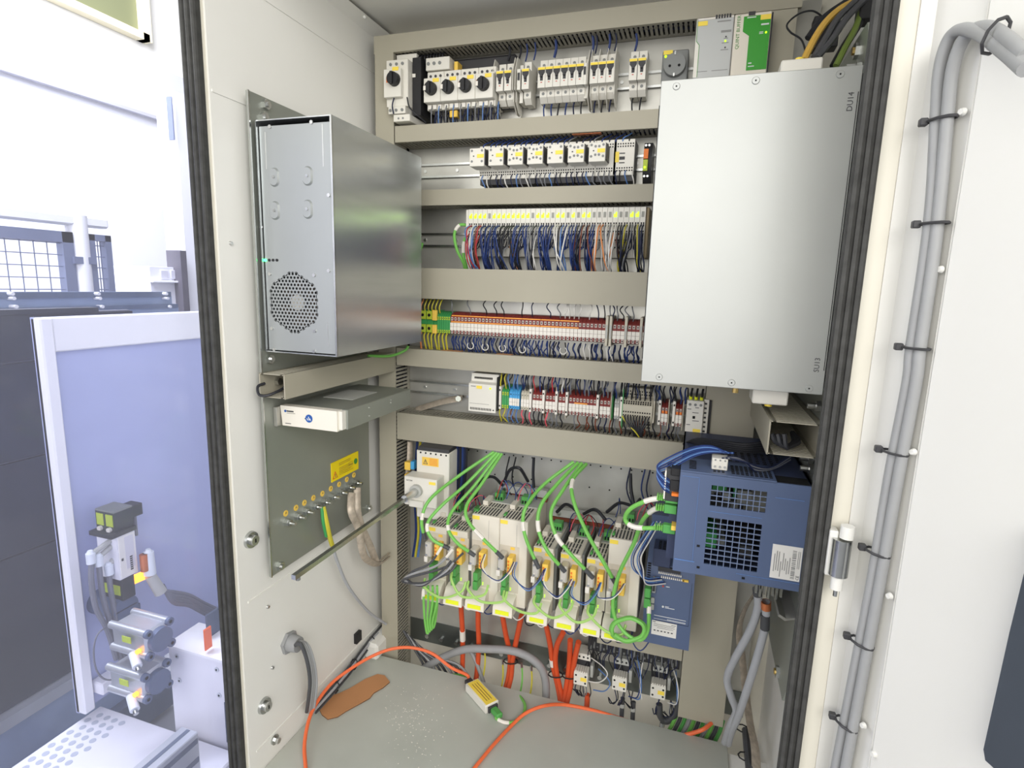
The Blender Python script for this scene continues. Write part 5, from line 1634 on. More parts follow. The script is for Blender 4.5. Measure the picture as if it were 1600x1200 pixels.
# left plate: earth wire, braid straps
MB().tube(crv([atx(503, 792, -.786), atx(505, 815, -.779), atx(510, 838, -.780)], 5), .004, 8).build('wire', 'green_pe', None, 'green half of the earth wire hanging from the left plate studs', 'wire')
cable([atx(505, 792, -.785), atx(510, 815, -.775), atx(515, 838, -.775), atx(519, 852, -.78)], .0055, 'wire_yg', 'yellow green earth wire hanging from the left plate studs', n=8)
cable([atx(519, 852, -.78), atx(528, 880, -.785), atx(545, 918, -.79), atx(575, 955, -.79), at(603, 975, -.09)], .0038, 'cable_lightgrey', 'light grey cable continuing from the earth wire to the duct foot', n=8)
for k in range(2):
    c = [atx(549 + 9 * k, 770 - 8 * k, -.79), atx(549 + 10 * k, 800, -.775), atx(560 + 6 * k, 825, -.77), atx(565 + 14 * k, 855, -.765), atx(572 + 14 * k, 873, -.765), atx(590, 882 - 4 * k, -.765), at(606, 872 - 6 * k, -.088)]
    MB().tube(crv(c, 6), .009, 8, .0028).build('earth_strap', 'braid', None, '%s flat braided strap hanging from the left plate studs' % ('front', 'rear')[k], 'strap', 'braided straps on the left plate')
t = MB().tube(crv([at(650, 640, -.02), at(690, 628, -.02), at(722, 622, -.02)], 5), .010, 8, .0025).build('earth_strap', 'braid', None, 'short flat braid bolted beside the small power supply', 'strap')
MB().cyl(at(716, 623, -.018), at(716, 623, -.032), .008, n=6).build('bolt', 'plate_grey', t)
t = MB().tube(crv([at(641, 690, -.04), at(640, 720, -.05), at(637, 745, -.07)], 5), .008, 8, .0025).build('earth_strap', 'braid', None, 'short braid running down behind the yellow teal clamps', 'strap')
for k in range(9):
    m_, nm = (('wire_blue', 'blue'), ('wire_darkblue', 'dark blue'), ('wire_black', 'black'))[k % 3]
    wire(P3([(704 + 3.2 * k, 695, -.06), (704 + 3.0 * k, 740, -.06), (701 + 2.6 * k, 780, -.06), (692 + 2.4 * k, 815, -.07)]), .0030, m_, '%s cable running down behind the main switch' % nm, 'cables behind the main switch', n=6)
for k in range(3):
    wire(P3([(652 + k * 5, 690, -.03), (650 + k * 5, 720, -.03), (648 + 4 * k, 780, -.03), (650 + 4 * k, 830, -.03), (645 + 4 * k, 870, -.04)]), .0032, ('wire_blue', 'wire_yg', 'wire_lightblue')[k], '%s cable beside the left vertical duct' % ('blue', 'yellow green', 'light blue')[k], 'cables beside the left duct', n=6)
for k in range(3):
    MB().cyl((-.645 + .028 * k, -.06, .69), (-.645 + .028 * k, -.05, .72), .006, n=8).build('power_lead', 'wire_black', None, 'black power lead on top of the main switch, %s' % ('left', 'middle', 'right')[k], 'lead', 'leads on the main switch')

# gland cables on left wall
for k in range(4):
    g0 = V((LX + .02, gy_ + .004 * (k - 1.5), gz_ + .004 * ((k % 2) - .5)))
    cable([g0] + [atx(a + 3.2 * (k - 1.5), b + (k % 2), X_) for a, b, X_ in ((474, 1006, LX + .052), (484, 1030, LX + .058), (489, 1062, LX + .052), (487, 1090, LX + .036), (484, 1112, LX + .018))], .0044, ('cable_dark', 'cable_grey', 'cable_grey', 'cable_lightgrey')[k], 'cable bending down from the wall gland, %s' % ('frontmost dark', 'second grey', 'third grey', 'rearmost light grey')[k], 'cables from the wall gland', n=8)
BP = [(493, 1108), (520, 1078), (547, 1046), (572, 1012), (588, 993), (604, 980)]
for k in range(5):
    c = [atx(a + 3 * (k % 2), b + 3 * k - 6, LX + .010 + .003 * (k % 3)) for a, b in BP]
    c = [V((q.x, q.y, max(q.z, FZ + .004))) for q in c]
    cable(c + [V((-.76, .0, c[-1].z - .01))], .0032, ('cable_dark', 'cable_grey', 'cable_lightgrey', 'cable_grey', 'cable_dark')[k], '%s cable of the bundle along the foot of the left wall' % ('outermost dark', 'second grey', 'middle light grey', 'fourth grey', 'innermost dark')[k], 'bundle along the left wall foot', n=6)
for k, (a, b) in enumerate(((524, 1074), (553, 1038), (580, 1003))):
    c = atx(a, b, LX + .013)
    MB().tube([c + V((.010 * math.cos(q * .75), .006 * math.sin(q * .75), .013 * math.sin(q * .75))) for q in range(9)], .0016, 5).build('cable_tie', 'black', None, '%s black tie on the bundle along the left wall foot' % ('front', 'middle', 'rear')[k], 'cable tie', 'ties on the left wall bundle')
CB(LX, LX + .045, -.13, -.02, FZ, FZ + .05, c=.008).build('corner_block', 'cab_white', None, 'white corner block at the rear foot of the left wall', 'block')
CB(LX, LX + .010, -.175, -.150, FZ + .075, FZ + .105).build('cable_clip', 'black', None, 'black clip holding the bundle on the left wall', 'clip')

# ============================================================ on the floor plate
poly = [atz(a, b, FZ + .0005) for a, b in ((498, 1108), (502, 1099), (513, 1090), (530, 1085), (547, 1077), (570, 1063), (590, 1055), (601, 1057), (609, 1067), (598, 1076), (584, 1084), (578, 1092), (560, 1102), (540, 1113), (528, 1121), (512, 1125), (503, 1118))]
t = thing('cardboard_scrap', 'torn brown cardboard scrap lying on the grey floor plate', 'cardboard', (poly[0].x, poly[0].y, FZ))
MB().poly3(poly, (0, 0, 1), .003).build('corrugated_core', 'cardboard_edge', t)
MB().poly3([q + V((0, 0, .003)) for q in poly], (0, 0, 1), .0008).build('top_sheet', 'cardboard', t)
rng = random.Random(77)
cr = MB()
for k in range(230):
    px, py = rng.gauss(648, 26), rng.gauss(1118, 38)
    if py < 1068 or px < 600: continue
    q = atz(px, py, FZ)
    s_ = rng.uniform(.0004, .0013)
    cr.cbox(q.x - s_, q.x + s_, q.y - s_, q.y + s_, FZ, FZ + s_ * .7, s_ * .3)
cr.build('white_crumbs', 'marker', None, 'small white crumbs scattered on the grey floor plate', 'crumbs', kind='stuff')
# media converter with its cables
c0, c1 = atz(737, 1076, FZ), atz(769, 1112, FZ)
ax = (c1 - c0); ax.z = 0; L = ax.length; ax.normalize()
sd = V((ax.y, -ax.x, 0))
t = thing('media_converter', 'small white adapter box with yellow label on the floor plate', 'adapter', (c0.x, c0.y, FZ))
Mx = Matrix(((ax.x, sd.x, 0, c0.x), (ax.y, sd.y, 0, c0.y), (0, 0, 1, FZ), (0, 0, 0, 1)))
MB().cbox(0, L, -.020, .020, .001, .024, .002).xf(Mx).build('case', 'plastic_white', t)
MB().box(.004, L - .003, -.016, .016, .0238, .0246).xf(Mx).build('label', 'yellow', t)
pr = MB()
for q in range(3):
    pr.box(.014, L - .014, -.008 + .007 * q, -.006 + .007 * q, .0245, .0249)
pr.xf(Mx).build('print', 'brass', t)
MB().cbox(L, L + .006, -.014, .014, .004, .020, .001).xf(Mx).build('port', 'charcoal', t)
MB().cbox(-.022, 0, -.010, .010, .005, .017, .002).xf(Mx).build('optical_plug', 'charcoal', t)
MB().cbox(L + .004, L + .036, -.009, .009, .004, .018, .003).xf(Mx).build('network_plug', 'plug_green', t)
e0 = Mx @ V((-.018, 0, .012))
e1 = Mx @ V((L + .034, 0, .010))
OZ = FZ + .006
pts = [atz(478, 1205, OZ), atz(476, 1160, OZ + .012), atz(487, 1113, OZ + .035), atz(514, 1072, OZ + .055), atz(545, 1047, OZ + .068), atz(580, 1026, OZ + .078), atz(612, 1014, OZ + .085), atz(643, 1012, OZ + .085), atz(675, 1021, OZ + .065), atz(705, 1043, OZ + .035), e0 + V((-.008, .012, .006)), e0]
cable(pts, .0042, 'cable_orange', 'bright orange fibre cable arching over the floor plate to the adapter box', n=8)
pts = [atz(738, 1204, OZ), atz(770, 1165, OZ), atz(800, 1133, OZ), atz(822, 1114, OZ + .01), at(850, 1103, -.16), at(880, 1101, -.12), at(920, 1108, -.105), at(955, 1118, -.10), at(1000, 1132, -.085)]
cable(pts, .0042, 'cable_orange', 'bright orange fibre cable crossing the floor plate edge in the middle', n=8)
pts = [e1, atz(775, 1122, OZ), atz(790, 1129, OZ), atz(806, 1127, OZ), atz(818, 1115, OZ), atz(820, 1100, OZ), at(810, 1086, -.11), at(798, 1082, -.105), at(782, 1083, -.09), at(770, 1092, -.07)]
cable(pts, .0038, 'cable_green', 'green patch cable looping from the adapter box over the plate edge', n=8, tags=[(.16, .26)])
cable(P3([(700, 1055, -.08), (720, 1056, -.085), (742, 1068, -.10)]), .0042, 'cable_green', 'green cable showing behind the adapter box')
# ============================================================ wires of the rows
NAMES = {'wire_blue': 'blue', 'wire_darkblue': 'dark blue', 'wire_lightblue': 'light blue', 'wire_black': 'black', 'wire_grey': 'grey', 'wire_white': 'white', 'wire_brown': 'brown', 'wire_red': 'red', 'wire_orange': 'orange', 'wire_yg': 'yellow green', 'pink': 'pink'}
rng = random.Random(101)
# row 1
for (px, py0, py1, m_, r) in ((868, 60, 90, 'wire_blue', .0034), (926, 53, 90, 'wire_blue', .003), (952, 50, 82, 'wire_blue', .0028), (823, 68, 96, 'wire_blue', .0018), (836, 66, 94, 'wire_blue', .0018), (796, 72, 95, 'wire_black', .0032), (813, 70, 92, 'wire_black', .0024), (932, 52, 84, 'wire_darkblue', .0018), (962, 50, 80, 'wire_darkblue', .0018), (994, 52, 80, 'wire_blue', .0026)):
    a, b = at(px, py0, -.05), at(px - 2, py1, -.035)
    wire([a, (a + b) / 2 + V((.003, 0, 0)), b], r, m_, '%s wire from the topmost duct down to a circuit breaker' % NAMES[m_], 'wires above the circuit breakers')
for k in range(22):
    x = (-.377 + .0176 * k) if k < 6 else (-.258 + .0176 * (k - 6)) if k < 9 else (-.174 + .0182 * (k - 9)) if k < 11 else -.655 + .0165 * (k - 11)
    m_ = rng.choice(['wire_darkblue', 'wire_black', 'wire_blue']) if k < 11 else rng.choice(['wire_black', 'wire_darkblue', 'wire_grey'])
    wire([(x, -.03, 1.530), (x - .002, -.034, 1.515), (x + rng.uniform(-.004, .004), -.04, 1.484)], .0018, m_, '%s wire from the %s down into the duct' % (NAMES[m_], 'circuit breakers' if k < 11 else 'motor protection switches'), 'wires below the top row')
for k in range(10):
    x = -.65 + .019 * k
    loose([(x, -.066, 1.53), (x + .002, -.075, 1.515), (x, -.07, 1.486)], .0014, 'wire_lightblue' if k % 2 else 'wire_grey', 'thin %s wire in front of the motor protection switches' % ('light blue' if k % 2 else 'grey'), 'wires below the top row')
wire(P3([(636, 152, -.10), (640, 168, -.105), (652, 180, -.10), (666, 192, -.085)]), .0016, 'wire_black', 'thin black wire crossing from the large motor starter', 'wires at the large starter', sm=6)
wire(P3([(616, 152, -.10), (613, 165, -.105), (615, 178, -.10)]), .0016, 'wire_darkblue', 'thin dark blue wire at the left of the large motor starter', 'wires at the large starter')
for k in range(10):
    x = -.70 + .008 * k
    loose([(x, -.045, 1.656), (x + .002, -.06, 1.645), (x + .002, -.05, 1.63)], .0022, 'wire_black', 'black wire above the motor starter under the topmost duct', 'black wires above the starter')
# row 2 above and below
for k in range(24):
    x = -.515 + .0148 * k + rng.uniform(-.003, .003)
    m_ = 'wire_blue' if k < 13 else rng.choice(['wire_darkblue', 'wire_black', 'wire_grey', 'wire_blue'])
    if k == 22: m_ = 'wire_lightblue'
    loose([(x, -.058, 1.424), (x + .002, -.062, 1.436), (x + .012, -.05, 1.445), (x + .02, -.045, 1.452)], .0017, m_, '%s wire from the duct to the tops of the contactors' % NAMES[m_], 'wires above the contactors')
for k in range(30):
    x = -.518 + .0122 * k + rng.uniform(-.003, .003)
    m_ = rng.choice(['wire_grey', 'wire_white', 'wire_darkblue', 'wire_black', 'wire_grey']) if k % 7 else 'wire_lightblue'
    wire([(x, -.061, 1.368), (x, -.070, 1.358), (x + rng.uniform(0, .006), -.068, 1.345), (x + rng.uniform(.002, .014), -.055, 1.332)], .0014, m_, '%s wire hanging from the contactors into the duct' % NAMES[m_], 'wires below the contactors')
# row 3: bundles with colours following the photograph
def iocol(k):
    if k < 2: return rng.choice(['wire_darkblue', 'wire_lightblue', 'wire_white', 'wire_brown', 'wire_red'])
    if k < 3: return rng.choice(['wire_brown', 'wire_black', 'wire_red'])
    if k < 7: return rng.choice(['wire_blue', 'wire_blue', 'wire_blue', 'wire_darkblue'])
    if k < 10: return rng.choice(['wire_black', 'wire_black', 'wire_grey', 'wire_orange' if k == 9 else 'wire_black'])
    if k < 13: return rng.choice(['wire_blue', 'wire_darkblue', 'wire_black'])
    if k < 15: return rng.choice(['wire_black', 'wire_grey', 'wire_white'])
    if k < 18: return rng.choice(['wire_blue', 'wire_blue', 'wire_darkblue'])
    if k < 20: return rng.choice(['wire_black', 'wire_lightblue', 'wire_white'])
    if k < 22: return rng.choice(['wire_blue', 'wire_blue', 'wire_white'])
    if k < 25: return rng.choice(['wire_darkblue', 'wire_black', 'wire_blue', 'wire_brown'])
    if k < 26: return 'wire_blue'
    if k < 30: return rng.choice(['wire_white', 'wire_white', 'wire_grey', 'wire_orange'])
    if k < 31: return rng.choice(['wire_brown', 'wire_red', 'wire_black'])
    return rng.choice(['wire_black', 'wire_darkblue', 'wire_grey', 'wire_black', 'wire_yg'])


stf = {}
for k in range(NM):
    for q in range(6):
        z0 = (1.251, 1.251, 1.2325, 1.2325, 1.214, 1.214)[q]
        x0 = IX0 + IW * k + (.0035, .0085)[q % 2]
        tgt = IX0 + IW * (3 * (k // 3) + 1.5) + rng.uniform(-.012, .012)
        m_ = iocol(k)
        y1 = -.080 - .006 * (2 - q // 2) - rng.uniform(0, .006)
        pts = [(x0, -.069, z0), (x0 + rng.uniform(-.002, .002), y1, z0 - .016), (x0 * .6 + tgt * .4, y1 - .003, 1.190), (x0 * .3 + tgt * .7 + rng.uniform(-.004, .004), y1 + .006, 1.165), (tgt, -.060, 1.143)]
        if q in (0, 2, 5):
            wire(pts, .00155, m_, '%s wire from the lime-lit modules down into the tall duct' % NAMES[m_], 'wires below the lime-lit modules')
        else:
            loose(pts, .0015, m_)
# row 4
for k in range(40):
    x = -.60 + .0118 * k + rng.uniform(-.003, .003)
    if k % 2 and k < 24 or rng.random() < .2: continue
    m_ = rng.choice(['wire_black', 'wire_darkblue', 'wire_black', 'wire_grey']) if not 24 < k < 31 else 'wire_white'
    wire([(x, -.045, 1.034), (x + .003, -.058, 1.046), (x + rng.uniform(-.008, .008), -.06, 1.060), (x + rng.uniform(-.008, .008), -.05, 1.074)], .0015, m_, '%s wire from the tall duct to the long terminal row' % NAMES[m_], 'wires above the long terminal row')
for k in range(8):
    x = -.686 + .0105 * k
    m_ = 'wire_orange' if k == 0 else 'wire_yg'
    wire([(x, -.05, .982), (x + .002, -.062, .970), (x + rng.uniform(-.002, .006), -.05, .936)], .0022, m_, '%s wire below the green earth terminals of the upper row' % NAMES[m_], 'earth wires of the upper row')
    if k < 6:
        wire([(x, -.05, 1.034), (x + .004, -.062, 1.05), (x + .008, -.05, 1.072)], .0018, m_, '%s wire above the green earth terminals of the upper row' % NAMES[m_], 'earth wires of the upper row')
for k in range(46):
    x = -.598 + .0105 * k + rng.uniform(-.002, .002)
    if 27 < k < 32: continue
    m_ = 'wire_blue' if k < 25 and rng.random() < .75 else rng.choice(['wire_darkblue', 'wire_darkblue', 'wire_blue', 'wire_black', 'wire_white'])
    wire([(x, -.048, .977), (x, -.058, .968), (x + rng.uniform(-.003, .004), -.058, .960), (x + rng.uniform(-.002, .008), -.048, .936)], .0017, m_, '%s wire from the long terminal row down into the duct' % NAMES[m_], 'wires below the long terminal row')
for k, px in enumerate((735, 758, 785, 816, 880)):
    c = at(px, 540 + 2 * k, -.066)
    wire([c + V((.0085 * math.sin(q * .5), .0, .0085 * math.cos(q * .5))) for q in range(1, 12)], .0012, 'wire_white', 'white wire loop below the long terminal row, %s from the left' % nth(k), 'white wire loops', sm=2)
# row 5
for k in range(44):
    x = -.458 + .0112 * k + rng.uniform(-.002, .002)
    if x > -.005: break
    if -.158 < x < -.083:
        m_ = 'wire_black'
    elif x < -.437: m_ = 'wire_yg'
    elif x < -.405: m_ = 'wire_lightblue'
    else: m_ = rng.choice(['wire_darkblue', 'wire_black', 'wire_blue', 'wire_grey'])
    if k == 14: m_ = 'wire_white'
    if k in (8, 12): m_ = 'wire_red'
    wire([(x, -.052, .85), (x + .001, -.062, .864), (x + rng.uniform(-.004, .004), -.06, .88), (x + rng.uniform(-.004, .004), -.045, .897)], .0017, m_, '%s wire from the duct above to the lower terminal row' % NAMES[m_], 'wires above the lower terminal row')
    if rng.random() < .85:
        m2 = m_ if x < -.405 else rng.choice(['wire_black', 'wire_darkblue', 'wire_grey', 'wire_black', 'wire_brown'])
        if k in (5, 7, 11): m2 = 'pink'
        wire([(x, -.052, .80), (x, -.062, .79), (x + rng.uniform(-.004, .006), -.06, .778), (x + rng.uniform(-.003, .008), -.05, .762)], .0017, m2, '%s wire from the lower terminal row into the duct below' % NAMES[m2], 'wires below the lower terminal row')
wire(P3([(972, 650, -.06), (980, 662, -.068), (992, 674, -.072), (999, 684, -.066)]), .0017, 'wire_yg', 'yellow wire from the tiered terminal into the duct', 'wires below the lower terminal row', sm=6)
for k in range(9):
    wire([(-.145 + .007 * k, -.062, .812), (-.14 + .006 * k, -.07, .80), (-.125 + .003 * k, -.07, .782), (-.118 + .002 * k, -.062, .762)], .0019, 'wire_black', 'black wire gathering from the tiered terminal into the duct', 'wires below the lower terminal row')
for k in range(3):
    wire([(-.004 + .0115 * k + .005, -.085, .874), (.002 + .0115 * k, -.09, .885), (.004 + .0115 * k, -.06, .897)], .0026, 'wire_black', 'black lead on top of the white three-pole contactor', 'leads of the white contactor')
# cables behind: dark verticals near drive row
for k, px in enumerate((796, 806, 985, 1008, 1016)):
    wire(P3([(px, 712 + (px - 780) * .09, -.03), (px - 6, 745 + (px - 780) * .09, -.025), (px + 4, 775 + (px - 780) * .09, -.03)]), .002, ('wire_black', 'wire_black', 'wire_darkblue', 'wire_blue', 'wire_darkblue')[k], 'thin dark wire hanging from the duct behind the drives', 'wires behind the drives')
# cardboard-coloured strips lying in the ducts
B(-.30, -.235, -.07, -.055, 1.4475, 1.4488).build('duct_insert', 'copper', None, 'brown strip under the duct above the contactors', 'strip')
B(-.62, -.565, -.072, -.05, .9385, .9395).build('duct_insert', 'cardboard', None, 'brown strip on the duct below the green earth terminals', 'strip')
B(-.47, -.43, -.072, -.05, .9385, .9395).build('duct_insert', 'cardboard', None, 'brown strip on the duct below the long terminal row middle', 'strip')

# extra fine wires behind the rows, too dense to tell apart
for (xa, xb, za, zb, n, cols) in ((-.60, -.12, .975, .936, 46, ['wire_blue', 'wire_darkblue', 'wire_blue', 'wire_black']), (-.44, 0, .852, .897, 36, ['wire_darkblue', 'wire_black', 'wire_blue', 'wire_black']), (-.44, 0, .800, .762, 14, ['wire_black', 'wire_grey', 'wire_darkblue', 'wire_brown']), (-.655, -.48, 1.530, 1.486, 26, ['wire_black', 'wire_darkblue'])):
    for k in range(n):
        x = xa + (xb - xa) * (k + rng.random()) / n
        loose([(x, -.045, za), (x + rng.uniform(-.004, .004), -.052, za * .66 + zb * .34), (x + rng.uniform(-.008, .008), -.048, za * .33 + zb * .67), (x + rng.uniform(-.006, .006), -.04, zb)], .0016, rng.choice(cols))
# ============================================================ the open white door on the right
DH = V((.222, -.618, 0))
DD = V((.55, -.835, 0)).normalized()
DN = V((-.835, -.55, 0)).normalized()


def dr(px, py, off=0.0):
    r = ray(px, py)
    o = DH + DN * off
    return CP + r * ((o - CP).dot(DN) / r.dot(DN))


Md = Matrix(((DD.x, DN.x, 0, DH.x), (DD.y, DN.y, 0, DH.y), (0, 0, 1, 0), (0, 0, 0, 1)))
Mdi = Md.inverted()
tb_ = (Mdi @ dr(1448, 600, .006)).x
door = struct(MB().cbox(-.012, .62, -.02, 0, -.45, 1.85, .002).xf(Md).build('door_1', 'door_white'))
MB().cbox(tb_, .60, 0, .006, -.43, 1.83, .004).xf(Md).build('inner_panel', 'door_white', door)
for (px, py) in ((1505, 175), (1470, 421), (1428, 706), (1391, 931), (1350, 1133), (1366, 1178)):
    p = dr(px, py, .006)
    MB().cyl(p, p + DN * .004, .0042, .003, 14).build('plug_cap', 'door_white', door)
ca = [(1482, -60, .02)]
LCB = [[(1603, 108, .10), (1570, 80, .07), (1530, 52, .03), (1502, 46, .016), (1482, 62, .012), (1468, 110, .012), (1463, 186, .011), (1457, 300, .011), (1446, 400, .011), (1424, 544, .011), (1418, 600, .011), (1390, 744, .011), (1364, 900, .011), (1337, 1040, .011), (1306, 1200, .011), (1296, 1260, .011)],
       [(1603, 88, .09), (1580, 66, .07), (1548, 44, .035), (1522, 46, .016), (1503, 66, .012), (1488, 110, .012), (1480, 186, .011), (1470, 300, .011), (1459, 400, .011), (1438, 544, .011), (1431, 600, .011), (1404, 744, .011), (1377, 900, .011), (1351, 1040, .011), (1321, 1200, .011), (1309, 1260, .011)]]
for k, q in enumerate(LCB):
    cable([dr(a, b, c) for a, b, c in q], .0061, 'door_cable', '%s of two long grey cables strapped down the white door' % ('left', 'right')[k], 'grey cables on the white door', n=12)
for k, (a, b) in enumerate(((1472, 186), (1460, 349), (1431, 544), (1398, 707), (1371, 863), (1346, 1004), (1322, 1131))):
    c = dr(a, b, .011)
    pts = [c + DD * (.0155 * math.cos(q * .7)) + DN * (.009 * math.sin(q * .7)) for q in range(10)]
    t = MB().tube(pts, .0016, 6).build('cable_tie', 'charcoal', None, 'dark cable tie around the two door cables, %s from the top' % nth(k), 'cable tie', 'ties on the door cables')
    MB().cbox(-.004, .004, -.004, .004, -.004, .004, .001).xf(Matrix.Translation(c - DD * .016 + DN * .006)).build('tie_head', 'charcoal', t)
c = dr(1556, 56, .05)
t = MB().tube([c + V((.004, 0, .010)) * math.cos(q * .7) * 1.5 + DN * (.012 * math.sin(q * .7)) for q in range(10)], .0016, 6).build('cable_tie', 'charcoal', None, 'dark cable tie near the bend of the door cables at the upper right', 'cable tie', 'ties on the door cables')
pts = [dr(a, b, .006) for a, b in ((1640, 830), (1601, 985), (1560, 1165), (1563, 1182), (1580, 1197), (1620, 1240), (1700, 1240))]
MB().poly3(pts, DN, .02).build('door_device', 'navy', None, 'dark slate device corner on the white door, lower right', 'device')
MATS['slate'] = mat('slate', (62, 68, 76), .5, 0, .05, 8)
bpy.data.objects['door_device'].data.materials[0] = MATS['slate']
# hinge
p = at(1313, 868, -.632)
t = thing('butt_hinge', 'pale metal hinge between the cabinet frame and white door', 'hinge', (p.x, -.632, p.z - .04))
MB().cyl((p.x, -.632, p.z - .026), (p.x, -.632, p.z + .022), .011, n=16).build('knuckle', 'steel', t)
MB().cyl((p.x + .004, -.632, p.z + .024), (p.x + .004, -.632, p.z + .040), .008, n=16).build('upper_knuckle', 'door_white', t)
MB().cyl((p.x, -.632, p.z - .045), (p.x, -.632, p.z - .028), .007, n=16).build('lower_knuckle', 'door_white', t)
MB().cyl((p.x, -.632, p.z - .055), (p.x, -.632, p.z - .045), .0025, n=8).build('pin', 'steel', t)
CB(p.x - .014, p.x - .004, -.630, -.612, p.z - .030, p.z + .030).build('leaf', 'door_white', t)

# ============================================================ the hall seen left of the cabinet, through an acrylic guard
AX = -.872
ztop = atx(150, 67, AX).z
t = thing('acrylic_guard', 'clear lavender tinted acrylic guard panel left of the cabinet', 'guard', (AX, -.9, -.45))
B(AX - .003, AX + .003, -1.75, -.574, -.45, ztop).build('sheet', 'acrylic', t)


def yz(px, py, X):
    p = atx(px, py, X)
    return p.y, p.z


def ybox(name, m_, X0, X1, pa, pb, X, parent=None, **k):
    """box whose +x face at X spans the two picture points; X0..X1 its x extent"""
    (ya, za), (yb, zb) = yz(*pa, X), yz(*pb, X)
    return CB(X0, X1, min(ya, yb), max(ya, yb), min(za, zb), max(za, zb), c=.002).build(name, m_, parent, **k)


HW = -4.2
struct(B(-6, 2.5, -4.5, 5, -.452, -.45).build('floor_hall', 'grey_concrete'))
wh = struct(B(HW - .1, HW, -4.5, 5, -.45, 5).build('wall_hall', 'hall_white'))
y0, z0 = yz(212, 52, HW)
wn = struct(B(HW + .002, HW + .03, y0 - 3, y0, z0, z0 + 1.2).build('window_1', 'hall_window'))
B(HW + .002, HW + .08, y0 - 3, y0 + .05, z0 - .05, z0).build('window_frame', 'hall_cream', wn)
B(HW + .002, HW + .08, y0, y0 + .07, z0 - .05, z0 + 1.2).build('window_frame', 'hall_cream', wn)
y1, z1 = yz(130, 150, HW)
B(HW, HW + .05, -4.5, 5, z1 - .012, z1 + .012).build('wall_ledge', 'hall_line', wh)

# fence
FX = -2.6
t = thing('guard_fence', 'grey framed wire mesh fence with white posts far behind the guard', 'fence', (FX, -1.0, -.45))
zt = yz(0, 322, FX)[1]
yr0, yr1 = -2.0, yz(165, 345, FX)[0]
CB(FX - .04, FX + .02, yr0, yr1, zt - .045, zt, c=.008).build('top_rail', 'hall_white', t)
ya, yb = yz(110, 400, FX)[0], yz(142, 400, FX)[0]
MB().cyl((FX - .01, (ya + yb) / 2, -.45), (FX - .01, (ya + yb) / 2, zt), (yb - ya) / 2 * .95, n=20).build('post', 'hall_white', t)
zb_ = .7
def frame(py0, py1, n, nz):
    ft = zt - .075
    wdt = min(.045, (py1 - py0) * .27)
    B(FX - .02, FX + .02, py0, py1, ft - wdt, ft).build('frame_bar', 'fence_grey', t)
    B(FX - .02, FX + .02, py0, py1, zb_, zb_ + wdt).build('frame_bar', 'fence_grey', t)
    B(FX - .02, FX + .02, py0, py0 + wdt, zb_, ft).build('frame_bar', 'fence_grey', t)
    B(FX - .02, FX + .02, py1 - wdt, py1, zb_, ft).build('frame_bar', 'fence_grey', t)
    for q in range(1, n):
        yy = py0 + wdt + (py1 - py0 - 2 * wdt) * q / n
        MB().cyl((FX, yy, zb_), (FX, yy, ft), .0022, n=6).build('mesh_wire', 'fence_grey', t)
    for q in range(1, nz):
        zz = zb_ + (ft - zb_) * q / nz
        MB().cyl((FX + .006, py0, zz), (FX + .006, py1, zz), .0022, n=6).build('mesh_wire', 'fence_grey', t)
yf1 = yz(112, 400, FX)[0]
frame(yf1 - .75, yf1, 13, 12)
frame(yz(136, 400, FX)[0], yz(171, 400, FX)[0], 4, 12)
for py_ in (yz(116, 405, FX)[0], yz(136, 405, FX)[0]):
    B(FX, FX + .03, py_ - .02, py_ + .02, yz(116, 412, FX)[1], yz(116, 401, FX)[1]).build('latch', 'fence_grey', t)
# guide rails at eye height
GX = -2.1
t = thing('guide_rail', 'pair of blue grey horizontal guide rails with bright bolts behind the machine', 'rail', (GX, -1.0, .9))
ye = yz(265, 465, GX)[0]
for k, (pa, pb, m_, xx) in enumerate(((456, 465, 'rail_dark', .01), (465, 480, 'rail_blue', 0), (478, 485, 'rail_dark', .02), (485, 494, 'rail_blue', .01))):
    za, zb = yz(130, pa, GX)[1], yz(130, pb, GX)[1]
    B(GX - .02, GX + xx, -2.2, ye + .01 * k, min(za, zb), max(za, zb)).build('rail', m_, t)
for px in (17, 152, 258):
    for py in (459, 466, 479):
        y_, z_ = yz(px + (py - 459) * .3, py, GX + .02)
        MB().cyl((GX, y_, z_), (GX + .03, y_, z_), .006, n=8).build('bolt', 'hall_white', t)
# column pieces behind
PX = -3.0
ybox('white_column', 'hall_white', PX - .15, PX, (272, 142), (330, 700), PX, label='white column beside the cabinet seal, far left background', cat='column')
ybox('column_strip', 'fence_grey', PX - .02, PX + .02, (265, 150), (272, 219), PX + .01, label='slim purple grey strip on the white background column', cat='strip')
ybox('dark_post', 'post_dark', PX - .05, PX + .06, (279, 391), (296, 492), PX + .05, label='short dark post in front of the white background column', cat='post')
t = thing('distant_cabinet', 'pale distant cabinet with two panes beside the dark post', 'cabinet', (PX, 0, .9))
ybox('body', 'machine_white', PX - .3, PX, (233, 416), (279, 492), PX, t)
ybox('pane', 'hall_line', PX, PX + .01, (249, 422), (262, 436), PX, t)
ybox('pane', 'hall_line', PX, PX + .01, (265, 422), (277, 436), PX, t)
ybox('shelf', 'hall_white', PX, PX + .03, (233, 438), (279, 442), PX, t)

